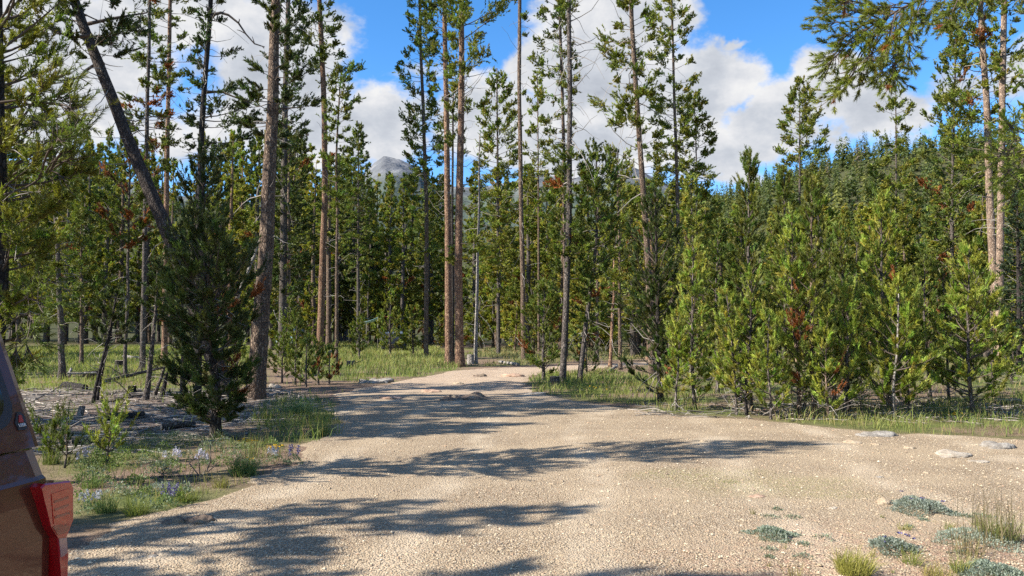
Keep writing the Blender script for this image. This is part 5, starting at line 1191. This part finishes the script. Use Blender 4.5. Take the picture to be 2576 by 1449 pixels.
# dead sticks covering the litter: nobody could count them
rng = np.random.default_rng(61); N = 2600
Lp = np.array(lit_poly); lo, hi = Lp.min(0) - 1, Lp.max(0) + 1
x = rng.uniform(lo[0], hi[0], N); y = rng.uniform(lo[1], hi[1], N); ok = (poly_sd(x, y, lit_poly) > -.8) & (poly_sd(x, y, ROAD) < -.2) & (rng.random(N) < 1.1 - .02 * (y - 12)); x, y = x[ok], y[ok]
g2 = [wpoly([(1640, 1045), (2300, 1062), (2560, 1060), (2560, 1020), (1640, 1010)])]; n2 = 700
x2 = rng.uniform(2, 12, n2); y2 = rng.uniform(13.5, 18, n2); ok = poly_sd(x2, y2, g2[0]) > -.2; x = np.concatenate([x, x2[ok]]); y = np.concatenate([y, y2[ok]]); N = len(x)
L = .12 + 1.1 * rng.random(N) ** 3.0; a = rng.normal(0, .8, N); z = surf_z(x, y)
d = np.stack([np.cos(a), np.sin(a), rng.normal(0.03, .09, N)], -1)
P = np.stack([x, y, z + .012], -1)[:, None] + d[:, None] * (L[:, None] * np.linspace(-.5, .5, 4))[..., None]; P[:, 1:3] += rng.normal(0, .03, (N, 2, 3)); P[..., 2] = np.maximum(P[..., 2], z[:, None] + .004)
sticks = MB(); cc = np.array([.30, .26, .22]) * rng.uniform(.15, 1.5, (N, 1))
tubes(sticks, P, (rng.uniform(.004, .013, N) * (.7 + .5 * L))[:, None] * np.array([1, 1, .8, .5]), 4, 0, True, cc)
m, n, b = mat('dry_sticks'); n.l.new(n.attr('tint'), b.inputs['Base Color']); b.inputs['Roughness'].default_value = .9
tag(link('stick_litter', sticks.mesh('stick_litter', [m], True)), 'dead sticks and twigs strewn over the shaded forest floor', kind='stuff')
# wood chips and cones among the litter
# ------------------------------------------------------------------ truck at the left margin
TA = math.atan((1550 - PW / 2) / FP)
tu = np.array([math.sin(TA), math.cos(TA), 0]); tn = np.array([math.cos(TA), -math.sin(TA), 0]); up = np.array([0, 0, 1.0])
TO = np.array([-1.47, 2.43, 0.0])
def uvz(p): d = p - TO; return np.array([d @ tu, d @ tn, d[2]])
def W(u, v, z): return TO + tu * u + tn * v + up * z
def hit(px, py, P0, N0):
    d = raydir(px, py); c = np.array([0, 0, EYE]); t = ((P0 - c) @ N0) / (d @ N0); return c + d * t
PAINT, n, b = mat('maroon_paint'); p = n.coord('Object')
b.inputs['Base Color'].default_value = (.10, .032, .018, 1); b.inputs['Metallic'].default_value = .25; b.inputs['Roughness'].default_value = .30
b.inputs['Coat Weight'].default_value = .6; b.inputs['Specular IOR Level'].default_value = .3; b.inputs['Coat Roughness'].default_value = .03
n.l.new(n.bump(n.noise(p, 3.0, 2), .05, .02), b.inputs['Normal'])
GLASS = simple('dark_glass', (.012, .016, .016), .04, spec=.8); RUBBER = simple('black_rubber', (.02, .02, .02), .8); TRIMB = simple('black_trim', (.025, .02, .022), .45)
ALLOY = simple('grey_alloy', (.45, .45, .46), .35, .9); CHROME = simple('chrome_steel', (.6, .6, .6), .18, 1.0)
REDLENS = simple('red_lamp_lens', (.40, .006, .010), .12, spec=.6, coat=1.0); DARKRED = simple('dark_red_lens', (.20, .008, .014), .15, coat=1.0); ORLENS = simple('orange_red_reflector', (.50, .045, .022), .18, coat=.8)
PINK = simple('clear_lamp_lens', (.36, .20, .19), .1, coat=1.0); WHITE = simple('white_lettering', (.75, .75, .75), .5); BADGE = simple('badge_black', (.025, .018, .018), .3); BADGERED = simple('badge_red', (.35, .03, .02), .35)
truck = empty('pickup_truck', W(0, -.93, 0), -TA)
tag(truck, 'maroon pickup truck with a canopy, only its rear corner and red tail lamp in view', 'pickup truck')
TB = np.array(truck.location)
def loc(p): d = np.asarray(p) - TB; return np.stack([d @ tn, d @ tu, d[..., 2]], -1)
def uv_local(u, v, z): return np.array([v + .93, u, z])   # truck axes: x across, y towards the tail
def loft(name, stations, material, parent=truck, smooth=False):
    """stations: list of (u, [(v, z), ...]) left half outline; mirrored over the middle line"""
    mb = MB(); rings = []
    for u, sec in stations:
        half = [uv_local(u, v, z) for v, z in sec]; oth = [np.array([-q[0], q[1], q[2]]) for q in half[::-1]]
        rings.append(np.array(half + oth))
    k = len(rings[0]); V = np.concatenate(rings); F = []
    for i in range(len(rings) - 1):
        for j in range(k):
            F.append([i * k + j, i * k + (j + 1) % k, (i + 1) * k + (j + 1) % k, (i + 1) * k + j])
    mb.add(V, F, 0, smooth)
    nv = mb.nv
    for r0 in (0, (len(rings) - 1) * k):     # end caps as fans
        c = V[r0:r0 + k].mean(0); mb.add(np.concatenate([V[r0:r0 + k], [c]]), [[j, (j + 1) % k, k] for j in range(k)], 0, False)
    o = link(name, mb.mesh(name, [material]), parent)
    return o
UE = .115   # tail end of the bed
def bed_sec(dv=0.0): return [(-.10 + dv, .52), (-.01 + dv, .60), (.012 + dv, .80), (.010 + dv, 1.00), (.0 + dv, 1.12), (-.008 + dv, 1.185), (-.020 + dv, 1.195), (-.058 + dv, 1.275)]
bed = loft('bed', [(-1.75, bed_sec()), (-.25, bed_sec()), (UE - .06, bed_sec(-.004)), (UE - .02, bed_sec(-.012)), (UE, bed_sec(-.035))], PAINT)
capb = hit(103, 1121, W(0, -.055, 0), tn); ucap = uvz(capb)[0]
def cap_sec(s=1.0, dv=0.0): return [(-.052 + dv, 1.283), (-.070 + dv, 1.33), (-.165 + dv, 1.56), (-.235 + dv, 1.73), (-.33 + dv, 1.83), (-.55, 1.875), (-.93, 1.89)]
canopy = loft('canopy', [(-1.72, cap_sec()), (-.3, cap_sec()), (ucap - .03, cap_sec()), (ucap - .008, cap_sec(1, -.006)), (ucap, cap_sec(1, -.02))], PAINT)
# slanting plane of the canopy side
cp0 = W(0, -.070, 1.33); cdir = norm(W(0, -.165, 1.56) - cp0); cn = norm(np.cross(tu, cdir)); cn = cn if cn @ tn > 0 else -cn
def plate(name, pix, P0, N0, out, thick, material, parent, world=None, bevel=0.0):
    """a plate whose outline was measured in the photo on the plane P0, N0; pushed OUT metres and THICK deep"""
    pts = np.array([hit(x, y, P0 + N0 * out, N0) for x, y in pix]) if world is None else np.array(world) + N0 * out
    f = loc(pts); bk = loc(pts - N0 * thick); k = len(pts); c = f.mean(0)
    mb = MB()
    if bevel:
        inn = f + (c - f) / np.maximum(np.linalg.norm(c - f, axis=1, keepdims=True), 1e-6) * bevel; f2 = f - (loc(pts + N0) - loc(pts)) * bevel * .8
        V = np.concatenate([inn, f2, bk]); F = [[j, (j + 1) % k, k + (j + 1) % k, k + j] for j in range(k)] + [[k + j, k + (j + 1) % k, 2 * k + (j + 1) % k, 2 * k + j] for j in range(k)]
        mb.add(V, F); mb.f.append((np.array([list(range(k))]), 0, False))
    else:
        mb.add(np.concatenate([f, bk]), [[j, (j + 1) % k, k + (j + 1) % k, k + j] for j in range(k)]); mb.f.append((np.array([list(range(k))]), 0, False))
    return link(name, mb.mesh(name, [material]), parent)
def rrect(u0, u1, z0, z1, r, P0, n=8):
    out = []
    for (cu, cz, a0) in ((u1 - r, z1 - r, 0), (u0 + r, z1 - r, 90), (u0 + r, z0 + r, 180), (u1 - r, z0 + r, 270)):
        for q in range(n):
            a = R(a0 + 90 * q / (n - 1)); out.append((cu + r * math.cos(a), cz + r * math.sin(a)))
    return out
e1 = hit(28, 1011, cp0, cn); uw = uvz(e1)[0]; zb = uvz(hit(5, 1082, cp0, cn))[2]
slope = cdir / cdir[2]
def on_cap(u, z): return W(u, 0, 0) - W(0, 0, 0) + cp0 + slope * (z - 1.33)
win = rrect(uw - 1.25, uw, zb, zb + .30, .085, cp0)
frame_o = plate('side_window', None, cp0, cn, .004, .01, DARKRED if False else TRIMB, canopy, [on_cap(u, z) for u, z in win], .004)
plate('pane', None, cp0, cn, .007, .004, GLASS, frame_o, [on_cap(u, z) for u, z in rrect(uw - 1.22, uw - .035, zb + .028, zb + .272, .07, cp0)])
badge = plate('badge', [(43, 1037), (52, 1036), (61, 1045), (69, 1074), (64, 1081), (47, 1082), (38, 1063)], cp0, cn, .004, .006, BADGE, canopy)
plate('red_emblem', [(48, 1044), (54, 1044), (60, 1062), (48, 1062)], cp0, cn, .006, .003, BADGERED, badge)
t0 = hit(48.5, 1074, cp0 + cn * .008, cn); t1 = hit(66, 1072, cp0 + cn * .008, cn); t2 = hit(48.5, 1066.5, cp0 + cn * .008, cn)
fc = bpy.data.curves.new('lettering', 'FONT'); fc.body = 'LEER'; fc.extrude = .0006; fc.materials.append(WHITE)
fo = bpy.data.objects.new('lettering', fc); COL.objects.link(fo)
bpy.context.view_layer.update(); dims = fo.dimensions.copy(); tm_ = bpy.data.meshes.new_from_object(fo.evaluated_get(bpy.context.evaluated_depsgraph_get())); bpy.data.objects.remove(fo)
fo = bpy.data.objects.new('lettering', tm_); COL.objects.link(fo); fo.parent = badge
from mathutils import Matrix
bpy.context.view_layer.update()
wid = np.linalg.norm(t1 - t0); hgt = np.linalg.norm(t2 - t0); 
sx, sy = wid / max(dims.x, .1), hgt / max(.70, .1)
xa = loc(t0 + tu) - loc(t0); ya = loc(t0 + cdir) - loc(t0); za = np.cross(xa, ya); l0 = loc(t0)
fo.matrix_local = Matrix(((xa[0] * sx, ya[0] * sy, za[0], l0[0]), (xa[1] * sx, ya[1] * sy, za[1], l0[1]), (xa[2] * sx, ya[2] * sy, za[2], l0[2]), (0, 0, 0, 1)))
# tail lamp
sp = W(0, .012, 1.0)
lampo = plate('tail_lamp', [(104, 1226), (114, 1217), (178, 1209), (185, 1224), (186, 1304), (170, 1346), (173, 1404), (170, 1470), (166, 1540), (156, 1620), (150, 1560), (155, 1470), (146, 1352), (128, 1324), (113, 1264)], sp, tn, .018, .08, REDLENS, truck, bevel=.005)
plate('reflector', [(130, 1243), (176, 1228), (181, 1240), (181, 1300), (168, 1316), (136, 1318)], sp, tn, .020, .004, ORLENS, lampo)
for q in range(3):
    y0 = 1262 + 19.5 * q
    plate('lens_fin', [(136 + q, y0 - 2), (173 + q, y0 - 14), (173.5 + q, y0 - 8), (137 + q, y0 + 4)], sp, tn, .0212, .002, DARKRED, lampo)
plate('lens_band', [(133, 1326), (140, 1322), (169, 1320), (177, 1324), (168, 1340), (146, 1346)], sp, tn, .020, .003, DARKRED, lampo)
plate('reverse_lamp', [(149, 1355), (168, 1352), (170, 1390), (162, 1398), (154, 1402)], sp, tn, .020, .004, PINK, lampo)
# the rest of the truck, beside and behind the camera
loft('cab', [(-4.05, [(-.10, .50), (-.02, .62), (-.02, .98), (-.06, 1.10), (-.18, 1.16)]), (-3.95, [(-.10, .48), (-.01, .60), (.0, 1.0), (-.05, 1.16), (-.2, 1.20)]), (-3.3, [(-.10, .46), (-.01, .58), (.0, 1.1), (-.16, 1.72), (-.32, 1.80)]), (-2.2, [(-.10, .46), (-.01, .58), (.0, 1.1), (-.15, 1.76), (-.32, 1.85)]), (-1.78, [(-.10, .50), (-.01, .60), (.0, 1.1), (-.15, 1.70), (-.32, 1.79)])], PAINT)
loft('hood', [(-5.35, [(-.22, .55), (-.12, .62), (-.12, .92), (-.25, 1.0)]), (-5.1, [(-.12, .50), (-.02, .60), (-.04, 1.02), (-.2, 1.08)]), (-4.06, [(-.10, .50), (-.01, .60), (-.03, 1.08), (-.2, 1.16)])], PAINT)
for s_ in (0, 1):
    for (uu0, uu1) in ((-3.15, -2.55), (-2.45, -1.95)):
        a_ = np.array([uv_local(uu0, -.012, 1.16), uv_local(uu1, -.012, 1.16), uv_local(uu1 - .03, -.13, 1.66), uv_local(uu0 + .1, -.13, 1.66)]) + np.array([.012, 0, 0])
        if s_: a_ = a_ * np.array([-1, 1, 1])
        mb = MB(); mb.add(a_, [[0, 1, 2, 3]]); link('cab_window', mb.mesh('cab_window', [GLASS]), truck)
    for uu in (-1.25, -4.55):
        xx = .80 * (1 if s_ == 0 else -1); wheel = bpy.data.objects.new('wheel', None); COL.objects.link(wheel); wheel.parent = truck; wheel.location = (xx, uu, .39)
        th_ = np.linspace(0, 2 * math.pi, 25)[:-1]; prof_ = [(-.12, .25), (-.12, .36), (-.09, .39), (.09, .39), (.12, .36), (.12, .25)]
        V = np.array([[pv, rr_ * math.cos(t_), rr_ * math.sin(t_)] for t_ in th_ for pv, rr_ in prof_]); m6 = 6
        F = [[(i * m6 + j), (i * m6 + (j + 1) % m6), (((i + 1) % 24) * m6 + (j + 1) % m6), (((i + 1) % 24) * m6 + j)] for i in range(24) for j in range(m6)]
        mb = MB(); mb.add(V, F, 0, True); link('tyre', mb.mesh('tyre', [RUBBER]), wheel)
        V = np.array([[pv, rr_ * math.cos(t_), rr_ * math.sin(t_)] for t_ in th_ for pv, rr_ in ((-.08, .25), (.09, .25), (.05, .19), (.08, .05))]); m4 = 4
        F = [[(i * m4 + j), (i * m4 + j + 1), (((i + 1) % 24) * m4 + j + 1), (((i + 1) % 24) * m4 + j)] for i in range(24) for j in range(m4 - 1)]
        mb = MB(); mb.add(V * np.array([1 if s_ == 0 else -1, 1, 1]), F, 0, False); mb.f.append((np.array([[i * m4 + 3 for i in range(24)]]), 0, False)); link('rim', mb.mesh('rim', [ALLOY]), wheel)
loft('rear_bumper', [(UE + .01, [(-.12, .48), (-.06, .50), (-.06, .66), (-.12, .68)]), (UE + .16, [(-.20, .50), (-.14, .52), (-.14, .64), (-.20, .66)])], CHROME)
loft('tailgate', [(UE - .015, [(-.16, .70), (-.14, .72), (-.14, 1.20), (-.16, 1.22)]), (UE + .018, [(-.17, .72), (-.15, .74), (-.15, 1.18), (-.17, 1.20)])], PAINT)

# ------------------------------------------------------------------ camp in the wood: vehicle, tarp and camper half hidden by trees
def boxm(mb, x0, x1, y0, y1, z0, z1, tx=0, ty=0):
    V = np.array([(x0, y0, z0), (x1, y0, z0), (x1, y1, z0), (x0, y1, z0), (x0 + tx, y0 + ty, z1), (x1 - tx, y0 + ty, z1), (x1 - tx, y1 - ty, z1), (x0 + tx, y1 - ty, z1)])
    mb.add(V, [[0, 3, 2, 1], [4, 5, 6, 7], [0, 1, 5, 4], [1, 2, 6, 5], [2, 3, 7, 6], [3, 0, 4, 7]])
def boxo(name, dims, material, parent, tx=0, ty=0):
    mb = MB(); boxm(mb, *dims, tx, ty); return link(name, mb.mesh(name, [material]), parent)
DARKPAINT = simple('dark_blue_paint', (.012, .015, .022), .3, .2, coat=.8)
Yc = 64.0; xc = at(992, HZ, Yc)[0]; car = empty('parked_car', (xc, Yc, gz1(xc, Yc)), R(6)); tag(car, 'dark car parked in the wood, its windscreen glinting between young pines', 'car')
body = boxo('body', (-.93, .93, -2.2, 2.3, .32, 1.02), DARKPAINT, car, .05, .1); cabn = boxo('cabin', (-.86, .86, -1.0, 2.1, 1.022, 1.72), DARKPAINT, car, .16, .5)
wp = MB(); wp.add([(-.78, -.965, 1.06), (.78, -.965, 1.06), (.66, -.56, 1.64), (-.66, -.56, 1.64)], [[0, 1, 2, 3]]); link('windscreen', wp.mesh('windscreen', [simple('windscreen_glass', (.10, .13, .17), .06, spec=1.0)]), cabn)
for sx_ in (-1, 1):
    boxo('headlight', (sx_ * .72 - .16, sx_ * .72 + .16, -2.21, -2.1, .72, .86), CHROME, car)
    for yy_ in (-1.4, 1.45):
        wv = MB(); tubes(wv, np.array([[[sx_ * .72, yy_, .34], [sx_ * .95, yy_, .34]]]), np.array([[.34, .34]]), 16, 0, False, cap=True); link('wheel', wv.mesh('wheel', [RUBBER]), car)
boxo('bumper', (-.9, .9, -2.26, -2.205, .36, .56), TRIMB, car)
Yt = 60.0; xt = at(926, HZ, Yt)[0]; tp_ = empty('blue_tarp', (xt, Yt, gz1(xt, Yt))); tag(tp_, 'pale-blue tarp pitched on poles among the young pines', 'tarp')
TARP = simple('pale_blue_tarp', (.22, .45, .52), .5); zt = at(0, 806, Yt)[2]
g = 7; V = []
for i in range(g):
    for j in range(g):
        a_, c_ = i / (g - 1), j / (g - 1); V.append((-.45 + 1.2 * a_, -.1 + 1.8 * c_, zt - .12 + .42 * a_ - .10 * math.sin(math.pi * c_) - .05 * math.sin(math.pi * a_)))
mb = MB(); mb.add(V, [[i * g + j, (i + 1) * g + j, (i + 1) * g + j + 1, i * g + j + 1] for i in range(g - 1) for j in range(g - 1)], 0, True); sh = link('sheet', mb.mesh('sheet', [TARP]), tp_)
sm = sh.modifiers.new('thick', 'SOLIDIFY'); sm.thickness = .012
for (x_, y_, h_) in ((-.45, -.1, zt - .12), (.75, -.1, zt + .3), (-.45, 1.7, zt - .12), (.75, 1.7, zt + .3)):
    mb = MB(); tubes(mb, np.array([[[x_, y_, -.05], [x_, y_, h_ + .02]]]), np.array([[.018, .018]]), 6, cap=True); link('pole', mb.mesh('pole', [DEADWOOD]), tp_)
Yk = 74.0; xk = at(730, HZ, Yk)[0]; ck = empty('camper_trailer', (xk, Yk, gz1(xk, Yk)), R(-8)); tag(ck, 'whitish camper trailer in the wood behind the thick trunk', 'camper trailer')
CAMP = simple('camper_white', (.30, .38, .40), .5)
boxo('body', (-.95, 1.0, -1.0, 1.0, .5, 1.95), CAMP, ck, .12, .06); boxo('window', (-.1, .7, -1.03, -.96, 1.2, 1.6), GLASS, ck); boxo('door', (-.8, -.3, -1.025, -.97, .6, 1.75), simple('camper_door', (.36, .38, .38), .5), ck); boxo('stripe', (-.93, .98, -1.02, -.99, .95, 1.05), TARP, ck)
for yy_ in (-.9, .9):
    wv = MB(); tubes(wv, np.array([[[.1, yy_ - .1, .33], [.1, yy_ + .1, .33]]]), np.array([[.33, .33]]), 16, 0, False, cap=True); link('wheel', wv.mesh('wheel', [RUBBER]), ck)
